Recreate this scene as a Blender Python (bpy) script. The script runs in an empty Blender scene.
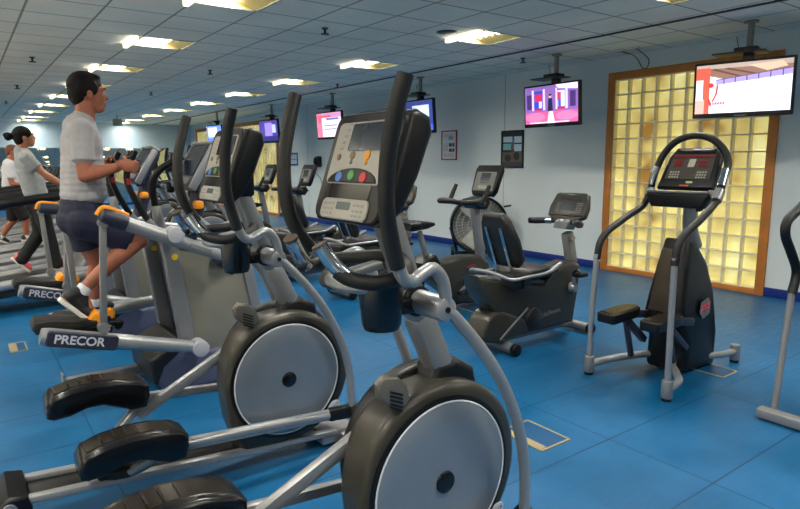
import bpy, bmesh, math, random
from mathutils import Vector, Matrix, Quaternion
random.seed(7)
SC = bpy.context.scene
COL = SC.collection
PI = math.pi
V = Vector
# ------------------------------------------------------------------ camera
CZ = 1.633
FL, PITCH, YAW, ROLL = 600.75, 0.156208, 0.626940, -0.00649
def cam_axes():
    cp, sp, cy, sy = math.cos(PITCH), math.sin(PITCH), math.cos(YAW), math.sin(YAW)
    f = V((sy*cp, cy*cp, -sp)); r = V((cy, -sy, 0)); u = r.cross(f)
    cr, sr = math.cos(ROLL), math.sin(ROLL)
    return r*cr+u*sr, u*cr-r*sr, f
CR, CU, CF = cam_axes()
def at(u, v, y):
    """photo pixel -> world (x, z) on the vertical plane Y = y (used to measure silhouettes)."""
    d = CR*((u-400)/FL) + CU*(-(v-254.5)/FL) + CF
    k = y/d.y
    return (d.x*k, d.z*k+CZ)
def at3(u, v, y):
    a = at(u, v, y); return V((a[0], y, a[1]))
def prof(pts, y): return [at(u, v, y) for u, v in pts]
cd = bpy.data.cameras.new('camera'); cam = bpy.data.objects.new('camera', cd); COL.objects.link(cam)
cd.lens = 36*FL/800; cd.sensor_width = 36; cd.clip_start = .05; cd.clip_end = 100
cam.matrix_world = Matrix(((CR.x, CU.x, -CF.x, 0), (CR.y, CU.y, -CF.y, 0), (CR.z, CU.z, -CF.z, CZ), (0, 0, 0, 1)))
SC.camera = cam
# ------------------------------------------------------------------ materials
def lin(c): return tuple((x/12.92 if x <= .04045 else ((x+.055)/1.055)**2.4) for x in (v/255 for v in c))
MATS = {}
def mat(name, rgb, rough=.5, metal=0., var=.06, scale=9., spec=.5, emit=0., coat=0., bump=0.):
    if name in MATS: return MATS[name]
    m = bpy.data.materials.new(name); m.use_nodes = True
    nt = m.node_tree; b = nt.nodes['Principled BSDF']
    c = lin(rgb)
    tc = nt.nodes.new('ShaderNodeTexCoord'); nz = nt.nodes.new('ShaderNodeTexNoise'); nz.inputs['Scale'].default_value = scale
    nz.inputs['Detail'].default_value = 3
    nt.links.new(tc.outputs['Object'], nz.inputs['Vector'])
    rp = nt.nodes.new('ShaderNodeValToRGB'); e = rp.color_ramp.elements
    e[0].position = .3; e[1].position = .7
    e[0].color = tuple(x*(1-var) for x in c)+(1,); e[1].color = tuple(min(1, x*(1+var)) for x in c)+(1,)
    nt.links.new(nz.outputs['Fac'], rp.inputs['Fac']); nt.links.new(rp.outputs['Color'], b.inputs['Base Color'])
    b.inputs['Roughness'].default_value = rough; b.inputs['Metallic'].default_value = metal
    b.inputs['Specular IOR Level'].default_value = spec
    if coat: b.inputs['Coat Weight'].default_value = coat; b.inputs['Coat Roughness'].default_value = .15
    if emit:
        nt.links.new(rp.outputs['Color'], b.inputs['Emission Color']); b.inputs['Emission Strength'].default_value = emit
    if bump:
        bp = nt.nodes.new('ShaderNodeBump'); bp.inputs['Strength'].default_value = bump; bp.inputs['Distance'].default_value = .004
        n2 = nt.nodes.new('ShaderNodeTexNoise'); n2.inputs['Scale'].default_value = scale*14
        nt.links.new(tc.outputs['Object'], n2.inputs['Vector'])
        nt.links.new(n2.outputs['Fac'], bp.inputs['Height']); nt.links.new(bp.outputs['Normal'], b.inputs['Normal'])
    MATS[name] = m
    return m
SILVER = mat('silver_paint', (140, 141, 142), .34, .45, .04)
SILVER2 = mat('light_silver_paint', (154, 156, 158), .32, .45, .04)
DISC = mat('disc_silver', (132, 141, 150), .32, .4, .03)
GREY = mat('mid_grey_plastic', (110, 112, 114), .5)
DGREY = mat('dark_grey_plastic', (30, 29, 28), .42, 0, .08)
SHROUD = mat('olive_charcoal_plastic', (62, 60, 53), .3, .25, .06, 6)
BLACK = mat('black_plastic', (14, 14, 15), .36, 0, .1, spec=.4)
GLOSSB = mat('gloss_black', (13, 13, 15), .22, 0, .08, spec=.55)
HUBC = mat('hub_grey', (176, 176, 184), .4, .1, .02)
RUBBER = mat('black_foam_grip', (15, 14, 13), .5, 0, .12, 40, bump=.25)
NAVY = mat('navy_grey_plastic', (40, 43, 60), .45)
OLIVE = mat('olive_grey_panel', (126, 124, 112), .45, .1, .05)
ORANGE = mat('orange_rubber', (240, 150, 20), .5)
CHROME = mat('chrome', (205, 208, 212), .16, 1., .02)
BEIGEP = mat('silver_beige_console_panel', (170, 166, 156), .45, .05, .03)
LCD = mat('lcd_glass', (40, 50, 62), .15)
LCDG = mat('lcd_greygreen', (92, 104, 104), .25)
BED = mat('bronze_footbed', (42, 35, 28), .2, .25, .1, 12)
WHITEP = mat('white_plastic', (215, 217, 220), .45)
YELLOW = mat('yellow_sticker', (235, 200, 30), .5)
REDK = mat('red_key', (205, 60, 60), .45); GREENK = mat('green_key', (70, 150, 80), .45); BLUEK = mat('blue_key', (90, 130, 200), .45); ORK = mat('orange_key', (225, 150, 50), .45)
REDLED = mat('red_led', (110, 20, 26), .3, emit=.08)
SKIN = mat('skin', (164, 98, 72), .55, 0, .05, 14)
SKIN2 = mat('tan_skin', (176, 114, 82), .55, 0, .05, 14)
HAIR = mat('dark_hair', (16, 12, 10), .65, 0, .3, 60, spec=.2); HAIR2 = mat('reddish_hair', (120, 70, 45), .55, 0, .25, 60)
TEE = mat('heather_grey_cotton', (168, 166, 167), .85, 0, .05, 30, bump=.2)
TEE2 = mat('grey_tee_cotton', (150, 153, 153), .85, 0, .06, 30, bump=.2)
TEE3 = mat('white_tee_cotton', (205, 205, 210), .85, 0, .04, 30)
SHORTS = mat('navy_shorts_cloth', (9, 14, 46), .7, 0, .12, 20); PANTS = mat('black_pants_cloth', (10, 10, 11), .75, 0, .1, 20)
PINK = mat('pink_shoe', (235, 90, 110), .55); SOLE = mat('white_sole', (225, 222, 210), .55); EYEW = mat('eye_white', (225, 220, 215), .3)
WOOD = mat('orange_brown_wood', (186, 116, 48), .42, 0, .14, 5)
MORTAR = mat('block_joint', (238, 232, 210), .55, 0, .05)
BRASS = mat('pale_brass', (170, 156, 120), .4, .4, .05)
POLE = mat('grey_pole', (138, 137, 130), .45, .3)
# ------------------------------------------------------------------ mesh builder
class MB:
    def __init__(s, o=(0, 0, 0)): s.v = []; s.f = []; s.mi = []; s.o = V(o); s.cur = 0
    def add(s, vs, fs):
        k = len(s.v); s.v += [V(p)-s.o for p in vs]; s.f += [tuple(i+k for i in f) for f in fs]; s.mi += [s.cur]*len(fs); return s
    def addbm(s, bm, M=None):
        bm.verts.ensure_lookup_table()
        vs = [(M @ v.co if M else v.co.copy()) for v in bm.verts]; idx = {v: i for i, v in enumerate(bm.verts)}
        s.add(vs, [tuple(idx[v] for v in f.verts) for f in bm.faces]); bm.free(); return s
    def box(s, c, size, R=None, b=.006, seg=2):
        bm = bmesh.new(); bmesh.ops.create_cube(bm, size=1)
        for v in bm.verts: v.co = V((v.co.x*size[0], v.co.y*size[1], v.co.z*size[2]))
        b = min(b, min(size)*.45)
        if b > 0: bmesh.ops.bevel(bm, geom=bm.edges[:], offset=b, segments=seg, affect='EDGES', profile=.5)
        M = Matrix.Translation(V(c)) @ (R.to_4x4() if R is not None else Matrix.Identity(4))
        return s.addbm(bm, M)
    def bar(s, p0, p1, w, h, b=.008):
        """box beam from p0 to p1, w across (roughly y), h deep."""
        p0 = V(p0); p1 = V(p1); d = p1-p0; L = d.length; x = d.normalized()
        y = V((0, 1, 0)) if abs(x.y) < .9 else V((1, 0, 0))
        z = x.cross(y).normalized(); y = z.cross(x)
        R = Matrix((x, y, z)).transposed()
        return s.box((p0+p1)/2, (L, w, h), R, b)
    def prism(s, pts, y0, y1, b=.01, seg=2, M=None):
        """polygon in (x,z) extruded along y (or in M's own x,y extruded along its z)."""
        bm = bmesh.new()
        a = sum(pts[i][0]*pts[(i+1) % len(pts)][1]-pts[(i+1) % len(pts)][0]*pts[i][1] for i in range(len(pts)))
        if a < 0: pts = pts[::-1]
        if M is None:
            lo = [bm.verts.new((p[0], y0, p[1])) for p in pts]; hi = [bm.verts.new((p[0], y1, p[1])) for p in pts]
        else:
            lo = [bm.verts.new((p[0], p[1], y0)) for p in pts]; hi = [bm.verts.new((p[0], p[1], y1)) for p in pts]
        n = len(pts)
        f0 = bm.faces.new(lo); f1 = bm.faces.new(hi[::-1])
        for i in range(n): bm.faces.new((lo[i], hi[i], hi[(i+1) % n], lo[(i+1) % n]))
        bmesh.ops.recalc_face_normals(bm, faces=bm.faces[:])
        if b > 0:
            es = list(set(f0.edges[:]+f1.edges[:]))
            bmesh.ops.bevel(bm, geom=es, offset=b, segments=seg, affect='EDGES', profile=.5, clamp_overlap=True)
        return s.addbm(bm, M)
    def rrect(s, M, cx, cy, w, h, r, t0, t1, b=.003, n=4):
        pts = []
        r = min(r, w*.49, h*.49)
        for qx, qy, a0 in ((1, 1, 0), (-1, 1, 90), (-1, -1, 180), (1, -1, 270)):
            for k in range(n+1):
                a = math.radians(a0+90*k/n); pts.append((cx+qx*(w/2-r)+r*math.cos(a), cy+qy*(h/2-r)+r*math.sin(a)))
        return s.prism(pts, t0, t1, b, 1, M)
    def disc(s, M, cx, cy, rx, ry, t0, t1, n=20, b=.002):
        return s.prism([(cx+rx*math.cos(2*PI*k/n), cy+ry*math.sin(2*PI*k/n)) for k in range(n)], t0, t1, b, 1, M)
    def cyl(s, p0, p1, r, r2=None, n=20, b=0.):
        p0 = V(p0); p1 = V(p1); r2 = r if r2 is None else r2
        q = (p1-p0).to_track_quat('Z', 'Y'); L = (p1-p0).length
        bm = bmesh.new(); bmesh.ops.create_cone(bm, cap_ends=True, segments=n, radius1=r, radius2=r2, depth=L)
        if b > 0:
            es = [e for e in bm.edges if len(e.link_faces) == 2 and any(len(f.verts) > 4 for f in e.link_faces)]
            bmesh.ops.bevel(bm, geom=es, offset=b, segments=2, affect='EDGES', profile=.5)
        return s.addbm(bm, Matrix.Translation((p0+p1)/2) @ q.to_matrix().to_4x4())
    def ell(s, c, r, R=None, n=16):
        bm = bmesh.new(); bmesh.ops.create_uvsphere(bm, u_segments=n, v_segments=max(6, n*2//3), radius=1)
        for v in bm.verts: v.co = V((v.co.x*r[0], v.co.y*r[1], v.co.z*r[2]))
        return s.addbm(bm, Matrix.Translation(V(c)) @ (R.to_4x4() if R is not None else Matrix.Identity(4)))
    def cap(s, p, q, r1, r2, n=14):
        s.ell(p, (r1,)*3, n=n); s.ell(q, (r2,)*3, n=n); return s.cyl(p, q, r1, r2, n=n)
    def tube(s, pts, r, n=10, sub=5, closed=False, caps=True):
        P = [V(p) for p in pts]; m = len(P)
        rr = list(r) if isinstance(r, (list, tuple)) else [r]*m
        Q = []; RR = []
        segs = m if closed else m-1
        for i in range(segs):
            if closed: p0, p1, p2, p3 = P[i-1], P[i], P[(i+1) % m], P[(i+2) % m]
            else: p0, p1, p2, p3 = P[max(i-1, 0)], P[i], P[i+1], P[min(i+2, m-1)]
            for k in range(sub):
                t = k/sub
                Q.append(.5*((2*p1)+(p2-p0)*t+(2*p0-5*p1+4*p2-p3)*t*t+(3*p1-p0-3*p2+p3)*t**3))
                RR.append(rr[i]*(1-t)+rr[(i+1) % m]*t)
        if not closed: Q.append(P[-1]); RR.append(rr[-1])
        N = len(Q); vs = []; fs = []
        T = [((Q[(i+1) % N]-Q[i-1]) if closed else (Q[min(i+1, N-1)]-Q[max(i-1, 0)])).normalized() for i in range(N)]
        a = V((0, 0, 1)) if abs(T[0].z) < .9 else V((1, 0, 0))
        nrm = (a-T[0]*a.dot(T[0])).normalized()
        for i in range(N):
            if i: nrm = (nrm-T[i]*nrm.dot(T[i])).normalized()
            bn = T[i].cross(nrm)
            for k in range(n):
                an = 2*PI*k/n; vs.append(Q[i]+(nrm*math.cos(an)+bn*math.sin(an))*RR[i])
        for i in range(N if closed else N-1):
            j = (i+1) % N
            for k in range(n): fs.append((i*n+k, i*n+(k+1) % n, j*n+(k+1) % n, j*n+k))
        if not closed and caps: fs.append(tuple(range(n))[::-1]); fs.append(tuple(range((N-1)*n, N*n)))
        return s.add(vs, fs)
    def lathe(s, M, pr, n=28):
        """profile [(r, z)] about M's z axis."""
        vs = []; fs = []; m = len(pr)
        for r, z in pr:
            for k in range(n): a = 2*PI*k/n; vs.append(M @ V((r*math.cos(a), r*math.sin(a), z)))
        for i in range(m-1):
            for k in range(n): fs.append((i*n+k, i*n+(k+1) % n, (i+1)*n+(k+1) % n, (i+1)*n+k))
        if pr[0][0] > 1e-5: fs.append(tuple(range(n))[::-1])
        if pr[-1][0] > 1e-5: fs.append(tuple(range((m-1)*n, m*n)))
        return s.add(vs, fs)
    def out(s, name, m, parent=None, ang=.7, flat=False):
        me = bpy.data.meshes.new(name); me.from_pydata([tuple(v) for v in s.v], [], s.f)
        ms = m if isinstance(m, (list, tuple)) else [m]
        for x in ms: me.materials.append(x)
        if len(ms) > 1: me.polygons.foreach_set('material_index', s.mi)
        bm = bmesh.new(); bm.from_mesh(me); bmesh.ops.recalc_face_normals(bm, faces=bm.faces[:]); bm.to_mesh(me); bm.free()
        if not flat:
            me.polygons.foreach_set('use_smooth', [True]*len(me.polygons)); me.set_sharp_from_angle(angle=ang)
        me.update()
        o = bpy.data.objects.new(name, me); COL.objects.link(o)
        if parent: o.parent = parent
        return o
def tag(o, label, cat, group=None):
    o['label'] = label; o['category'] = cat
    if group: o['group'] = group
    return o
def thing(name, label, cat, loc, group=None):
    o = bpy.data.objects.new(name, None); COL.objects.link(o); o.location = loc; o.empty_display_size = .1
    return tag(o, label, cat, group)
def struct(o): o['kind'] = 'structure'; return o
def copy_thing(root, loc, label, group=None):
    def cp(o, parent):
        c = o.copy(); COL.objects.link(c)
        if parent: c.parent = parent
        for ch in o.children: cp(ch, c)
        return c
    r = cp(root, None); r.location = loc; r['label'] = label
    if group: r['group'] = group
    return r
def frame_m(o, u, v):
    u = V(u).normalized(); v = V(v).normalized(); n = u.cross(v).normalized(); v = n.cross(u)
    return Matrix(((u.x, v.x, n.x, o[0]), (u.y, v.y, n.y, o[1]), (u.z, v.z, n.z, o[2]), (0, 0, 0, 1)))
def face_m(o, tilt, yaw=0):
    """console frame: u = user's right, v up the face, n towards the user standing at -x."""
    t = math.radians(tilt); c, s_ = math.cos(t), math.sin(t)
    R = Matrix.Rotation(math.radians(yaw), 3, 'Z')
    return frame_m(o, R @ V((0, -1, 0)), R @ V((s_, 0, c)))
def text(body, size, M, m, parent, name='lettering', ext=.0012, off=(0, 0, 0), sx=1., bold=0.):
    cu = bpy.data.curves.new('t', 'FONT'); cu.body = body; cu.size = size; cu.extrude = ext; cu.offset = bold*size; cu.align_x = 'CENTER'; cu.align_y = 'CENTER'
    to = bpy.data.objects.new('t', cu); COL.objects.link(to)
    bpy.context.view_layer.update()
    me = bpy.data.meshes.new_from_object(to.evaluated_get(bpy.context.evaluated_depsgraph_get()))
    bpy.data.objects.remove(to); me.name = name
    me.transform(Matrix.Translation(-V(off)) @ M @ Matrix.Scale(sx, 4, (1, 0, 0)))
    me.materials.clear(); me.materials.append(m)
    o = bpy.data.objects.new(name, me); COL.objects.link(o)
    if parent: o.parent = parent
    return o
def fuse(mb, name, m, parent, voxel=.008, smooth=3, fac=.5):
    """closed overlapping shells -> one continuous surface."""
    t = mb.out('tmp', m); md = t.modifiers.new('r', 'REMESH'); md.mode = 'VOXEL'; md.voxel_size = voxel
    sm = t.modifiers.new('s', 'SMOOTH'); sm.iterations = smooth; sm.factor = fac
    bpy.context.view_layer.update()
    me = bpy.data.meshes.new_from_object(t.evaluated_get(bpy.context.evaluated_depsgraph_get()))
    old = t.data; bpy.data.objects.remove(t); bpy.data.meshes.remove(old)
    me.name = name; me.polygons.foreach_set('use_smooth', [True]*len(me.polygons))
    if not me.materials: me.materials.append(m)
    o = bpy.data.objects.new(name, me); COL.objects.link(o)
    if parent: o.parent = parent
    return o
# ------------------------------------------------------------------ the room
XW, YF, XL, YB, H = 7.63, 24.8, -7.0, -6.0, 3.05
TS = .61; TX, TY = .625, 3.873
def room_mat(name, rgb, rough, kind):
    m = bpy.data.materials.new(name); m.use_nodes = True; nt = m.node_tree; N = nt.nodes; L = nt.links; b = N['Principled BSDF']
    b.inputs['Roughness'].default_value = rough
    tc = N.new('ShaderNodeTexCoord'); c = lin(rgb)
    def noise(scale, vec=None, det=4):
        n = N.new('ShaderNodeTexNoise'); n.inputs['Scale'].default_value = scale; n.inputs['Detail'].default_value = det
        L.new(vec or tc.outputs['Object'], n.inputs['Vector']); return n.outputs['Fac']
    def math_(op, a, bb=None):
        n = N.new('ShaderNodeMath'); n.operation = op
        for i, x in enumerate((a, bb)):
            if x is None: continue
            if isinstance(x, (int, float)): n.inputs[i].default_value = x
            else: L.new(x, n.inputs[i])
        return n.outputs[0]
    def mix(f, a, bb):
        n = N.new('ShaderNodeMix'); n.data_type = 'RGBA'; L.new(f, n.inputs['Factor'])
        for x, k in ((a, 'A'), (bb, 'B')):
            if isinstance(x, tuple): n.inputs[[i for i, q in enumerate(n.inputs) if q.name == k and q.type == 'RGBA'][0]].default_value = x+(1,)
            else: L.new(x, n.inputs[[i for i, q in enumerate(n.inputs) if q.name == k and q.type == 'RGBA'][0]])
        return [q for q in n.outputs if q.type == 'RGBA'][0]
    def ramp(f, lo, hi):
        n = N.new('ShaderNodeMapRange'); n.inputs['From Min'].default_value = lo; n.inputs['From Max'].default_value = hi; L.new(f, n.inputs['Value']); return n.outputs[0]
    sx = N.new('ShaderNodeSeparateXYZ'); L.new(tc.outputs['Object'], sx.inputs[0])
    def line(co, off, pitch, w):
        f = math_('FRACT', math_('ADD', math_('DIVIDE', math_('SUBTRACT', co, off), pitch), 200.5))
        return math_('LESS_THAN', math_('ABSOLUTE', math_('SUBTRACT', f, .5)), w/2/pitch)
    dk = tuple(x*.8 for x in c); lt = tuple(min(1, x*1.2) for x in c)
    if kind == 'ceiling':
        col = mix(ramp(noise(1.2), .35, .65), tuple(x*.94 for x in c), tuple(x*1.06 for x in c))
        col = mix(ramp(noise(90), .55, .7), col, tuple(x*.9 for x in c))
        g = math_('MAXIMUM', line(sx.outputs[0], TX, TS, .022), line(sx.outputs[1], TY, TS, .022))
        col = mix(g, col, tuple(x*.36 for x in c))
        L.new(col, b.inputs['Base Color'])
    elif kind == 'floor':
        mp = N.new('ShaderNodeMapping'); mp.inputs['Rotation'].default_value = (0, 0, .5); mp.inputs['Scale'].default_value = (3, 30, 1)
        L.new(tc.outputs['Object'], mp.inputs['Vector'])
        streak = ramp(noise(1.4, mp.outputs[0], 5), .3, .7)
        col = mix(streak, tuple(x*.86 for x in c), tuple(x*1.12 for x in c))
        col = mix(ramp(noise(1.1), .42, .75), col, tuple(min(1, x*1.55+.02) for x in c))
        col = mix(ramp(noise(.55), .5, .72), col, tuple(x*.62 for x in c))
        g = math_('MAXIMUM', line(sx.outputs[0], 2.944, TS*2, .008), line(sx.outputs[1], 1.975, TS, .009))
        col = mix(g, col, tuple(x*.45 for x in c))
        L.new(col, b.inputs['Base Color'])
        L.new(math_('ADD', math_('MULTIPLY', streak, .12), rough), b.inputs['Roughness'])
        b.inputs['Specular IOR Level'].default_value = .3
    elif kind == 'wall':
        col = mix(ramp(noise(.8), .3, .7), tuple(x*.95 for x in c), tuple(min(1, x*1.04) for x in c))
        L.new(col, b.inputs['Base Color'])
        bp = N.new('ShaderNodeBump'); bp.inputs['Strength'].default_value = .08; L.new(noise(60), bp.inputs['Height']); L.new(bp.outputs[0], b.inputs['Normal'])
    return m
M_CEIL = room_mat('ceiling_tiles', (234, 231, 218), .85, 'ceiling')
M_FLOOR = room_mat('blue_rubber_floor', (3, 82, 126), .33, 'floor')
M_WALL = room_mat('pale_blue_wall_paint', (208, 216, 215), .6, 'wall')
M_BASE = mat('royal_blue_baseboard', (14, 40, 120), .45)
M_SLOT = mat('dark_ceiling_slot', (40, 40, 38), .6)
def slab(name, lo, hi, m):
    q = MB(); q.box([(a+b)/2 for a, b in zip(lo, hi)], [b-a for a, b in zip(lo, hi)], b=0); return struct(q.out(name, m))
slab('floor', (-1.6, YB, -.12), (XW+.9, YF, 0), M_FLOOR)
slab('floor_bounce', (XL, YB, -.12), (-1.6, YF, 0), mat('pale_bounce_floor', (214, 208, 196), .5, scale=2))  # added out-of-view floor, made pale to bounce neutral light onto the ceiling
# window openings in the right wall (glass block)
W1 = (3.13, 5.41, 2.83); W2 = (16.6, 24.1, 2.86)
q = MB()
for lo, hi, z0, z1 in ((YB, W1[0], 0, H), (W1[0], W1[1], W1[2], H), (W1[1], W2[0], 0, H), (W2[0], W2[1], W2[2], H), (W2[1], YF, 0, H)):
    q.box((XW+.08, (lo+hi)/2, (z0+z1)/2), (.16, hi-lo, z1-z0), b=0)
struct(q.out('wall_right', M_WALL))
slab('wall_left', (XL-.15, YB, 0), (XL, YF, H), M_WALL)
slab('wall_back', (XL, YB-.15, 0), (XW, YB, H), M_WALL)
slab('wall_far', (XL, YF, 0), (XW, YF+.15, H), room_mat('blue_far_wall_paint', (176, 198, 212), .6, 'wall'))
# mirror band on the far wall
mm = bpy.data.materials.new('wall_mirror'); mm.use_nodes = True
nb = mm.node_tree.nodes['Principled BSDF']; nb.inputs['Metallic'].default_value = 1; nb.inputs['Roughness'].default_value = .02; nb.inputs['Base Color'].default_value = (.62, .68, .7, 1)
q = MB()
for k in range(9): q.box((-6.1+1.5*k, YF-.012, 1.12), (1.494, .012, 2.04), b=.002)
struct(q.out('trim_1', mm))
# baseboards
q = MB()
for lo, hi in ((YB, W1[0]), (W1[1], W2[0]), (W2[1], YF)): q.box((XW-.009, (lo+hi)/2, .055), (.018, hi-lo-.002, .11), b=.003)
struct(q.out('baseboard_right', M_BASE))
q = MB(); q.box(((XL+XW)/2, YF-.009, .05), (XW-XL-.05, .018, .1), b=.003); struct(q.out('baseboard_far', M_BASE))
# wall panel joints
q = MB()
for y in (2.78, 7.45, 13.2, 14.75): q.box((XW-.002, y, 1.58), (.004, .012, 2.93), b=0)
struct(q.out('trim_2', mat('wall_joint', (150, 164, 174), .6)))
# ceiling: tiles with real openings where the luminaires sit
ROWS = [-8, -3, 2, 7]; JS = [2+4*k for k in range(-3, 8)]+[33]
holes = {(i, j) for i in ROWS for j in JS}
q = MB(); i0 = -13; i1 = 12; j0 = -17; j1 = 35
for i in range(i0, i1):
    j = j0
    while j < j1:
        if (i, j) in holes: j += 1; continue
        k = j
        while k < j1 and (i, k) not in holes: k += 1
        x0, x1, y0, y1 = TX+i*TS, TX+(i+1)*TS, TY+j*TS, TY+k*TS
        q.add([(x0, y0, H), (x0, y1, H), (x1, y1, H), (x1, y0, H)], [(0, 1, 2, 3)]); j = k
ce = struct(q.out('ceiling', M_CEIL, flat=True))
q = MB(); q.box(((XL+XW)/2, (YB+YF)/2, H+.4), (XW-XL+.4, YF-YB+.4, .05), b=0); struct(q.out('trim_3', M_SLOT))
q = MB(); q.box((6.2, (YB+YF)/2, H-.006), (.045, YF-YB-.1, .012), b=0); struct(q.out('trim_4', M_SLOT))
# glass block windows
pane = bpy.data.materials.new('lit_glass_block'); pane.use_nodes = True
nt = pane.node_tree; N = nt.nodes; L = nt.links; b = N['Principled BSDF']
tc = N.new('ShaderNodeTexCoord')
n1 = N.new('ShaderNodeTexNoise'); n1.inputs['Scale'].default_value = 1.1; n1.inputs['Detail'].default_value = 2
n2 = N.new('ShaderNodeTexNoise'); n2.inputs['Scale'].default_value = 2.6; n2.inputs['Detail'].default_value = 1; n2.inputs['Distortion'].default_value = .3
L.new(tc.outputs['Object'], n1.inputs['Vector']); L.new(tc.outputs['Object'], n2.inputs['Vector'])
ad = N.new('ShaderNodeMath'); ad.operation = 'ADD'; L.new(n1.outputs['Fac'], ad.inputs[0]); L.new(n2.outputs['Fac'], ad.inputs[1])
rp = N.new('ShaderNodeValToRGB'); e = rp.color_ramp.elements
e[0].position = .34; e[0].color = lin((164, 122, 56))+(1,); e[1].position = .68; e[1].color = lin((255, 250, 190))+(1,)
for p, c in ((.42, (212, 192, 118)), (.54, (234, 220, 146))): x = e.new(p); x.color = lin(c)+(1,)
hv = N.new('ShaderNodeMath'); hv.operation = 'MULTIPLY'; hv.inputs[1].default_value = .5; L.new(ad.outputs[0], hv.inputs[0])
L.new(hv.outputs[0], rp.inputs['Fac']); L.new(rp.outputs['Color'], b.inputs['Emission Color']); L.new(rp.outputs['Color'], b.inputs['Base Color'])
b.inputs['Emission Strength'].default_value = .46; b.inputs['Roughness'].default_value = .2
gl = bpy.data.materials.new('clear_glass'); gl.use_nodes = True; nt = gl.node_tree; N = nt.nodes; L = nt.links
N.remove(N['Principled BSDF']); tr = N.new('ShaderNodeBsdfTransparent'); gs = N.new('ShaderNodeBsdfGlossy'); gs.inputs['Roughness'].default_value = .08
lw = N.new('ShaderNodeLayerWeight'); lw.inputs['Blend'].default_value = .5; pw = N.new('ShaderNodeMath'); pw.operation = 'POWER'; pw.inputs[1].default_value = 5; L.new(lw.outputs['Facing'], pw.inputs[0]); fr = N.new('ShaderNodeMath'); fr.operation = 'MULTIPLY_ADD'; fr.inputs[1].default_value = .5; fr.inputs[2].default_value = .03; L.new(pw.outputs[0], fr.inputs[0]); mx = N.new('ShaderNodeMixShader')
tr.inputs['Color'].default_value = (.97, .97, .94, 1)
L.new(fr.outputs[0], mx.inputs[0]); L.new(tr.outputs[0], mx.inputs[1]); L.new(gs.outputs[0], mx.inputs[2]); L.new(mx.outputs[0], N['Material Output'].inputs['Surface'])
def block_window(name, y0, y1, zt, nc, nr, fw, dp=.085):
    q = MB()
    a, b_, z0, z1 = y0+fw, y1-fw, .07, zt-fw
    dy = (b_-a)/nc; dz = (z1-z0)/nr
    for c in range(nc):
        for r in range(nr):
            yy0, yy1, zz0, zz1 = a+c*dy+.01, a+(c+1)*dy-.01, z0+r*dz+.01, z0+(r+1)*dz-.01
            k = .022
            q.add([(XW+dp, yy0, zz0), (XW+dp, yy1, zz0), (XW+dp, yy1, zz1), (XW+dp, yy0, zz1),
                   (XW+dp-.01, yy0+k, zz0+k), (XW+dp-.01, yy1-k, zz0+k), (XW+dp-.01, yy1-k, zz1-k), (XW+dp-.01, yy0+k, zz1-k)],
                  [(4, 5, 6, 7), (0, 1, 5, 4), (1, 2, 6, 5), (2, 3, 7, 6), (3, 0, 4, 7)])
    w = struct(q.out(name, pane, flat=True))
    q = MB()
    for c in range(nc+1): q.box((XW+.045, a+c*dy, (z0+z1)/2), (.085, .018, z1-z0), b=.003, seg=1)
    for r in range(nr+1): q.box((XW+.046, (a+b_)/2, z0+r*dz), (.083, b_-a, .018), b=.003, seg=1)
    struct(q.out('joint_grid', MORTAR, w))
    q = MB()
    q.box((XW+.04, y0+fw/2, zt/2), (.13, fw, zt), b=.006); q.box((XW+.04, y1-fw/2, zt/2), (.13, fw, zt), b=.006)
    q.box((XW+.04, (y0+y1)/2, zt-fw/2), (.13, y1-y0-2*fw, fw), b=.006); q.box((XW+.04, (y0+y1)/2, .035), (.13, y1-y0-2*fw, .07), b=.006)
    struct(q.out('window_frame', WOOD, w))
    q = MB(); q.box((XW+.002, (a+b_)/2, (z0+z1)/2), (.006, b_-a, z1-z0), b=0); struct(q.out('glass', gl, w))
    q = MB(); q.box((XW+.13, (y0+y1)/2, zt/2), (.04, y1-y0, zt), b=0); struct(q.out('window_back', MORTAR, w))
block_window('window_1', W1[0], W1[1], W1[2], 10, 13, .105)
block_window("window_2", W2[0], W2[1], W2[2], 36, 13, .12, .024)
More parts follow.
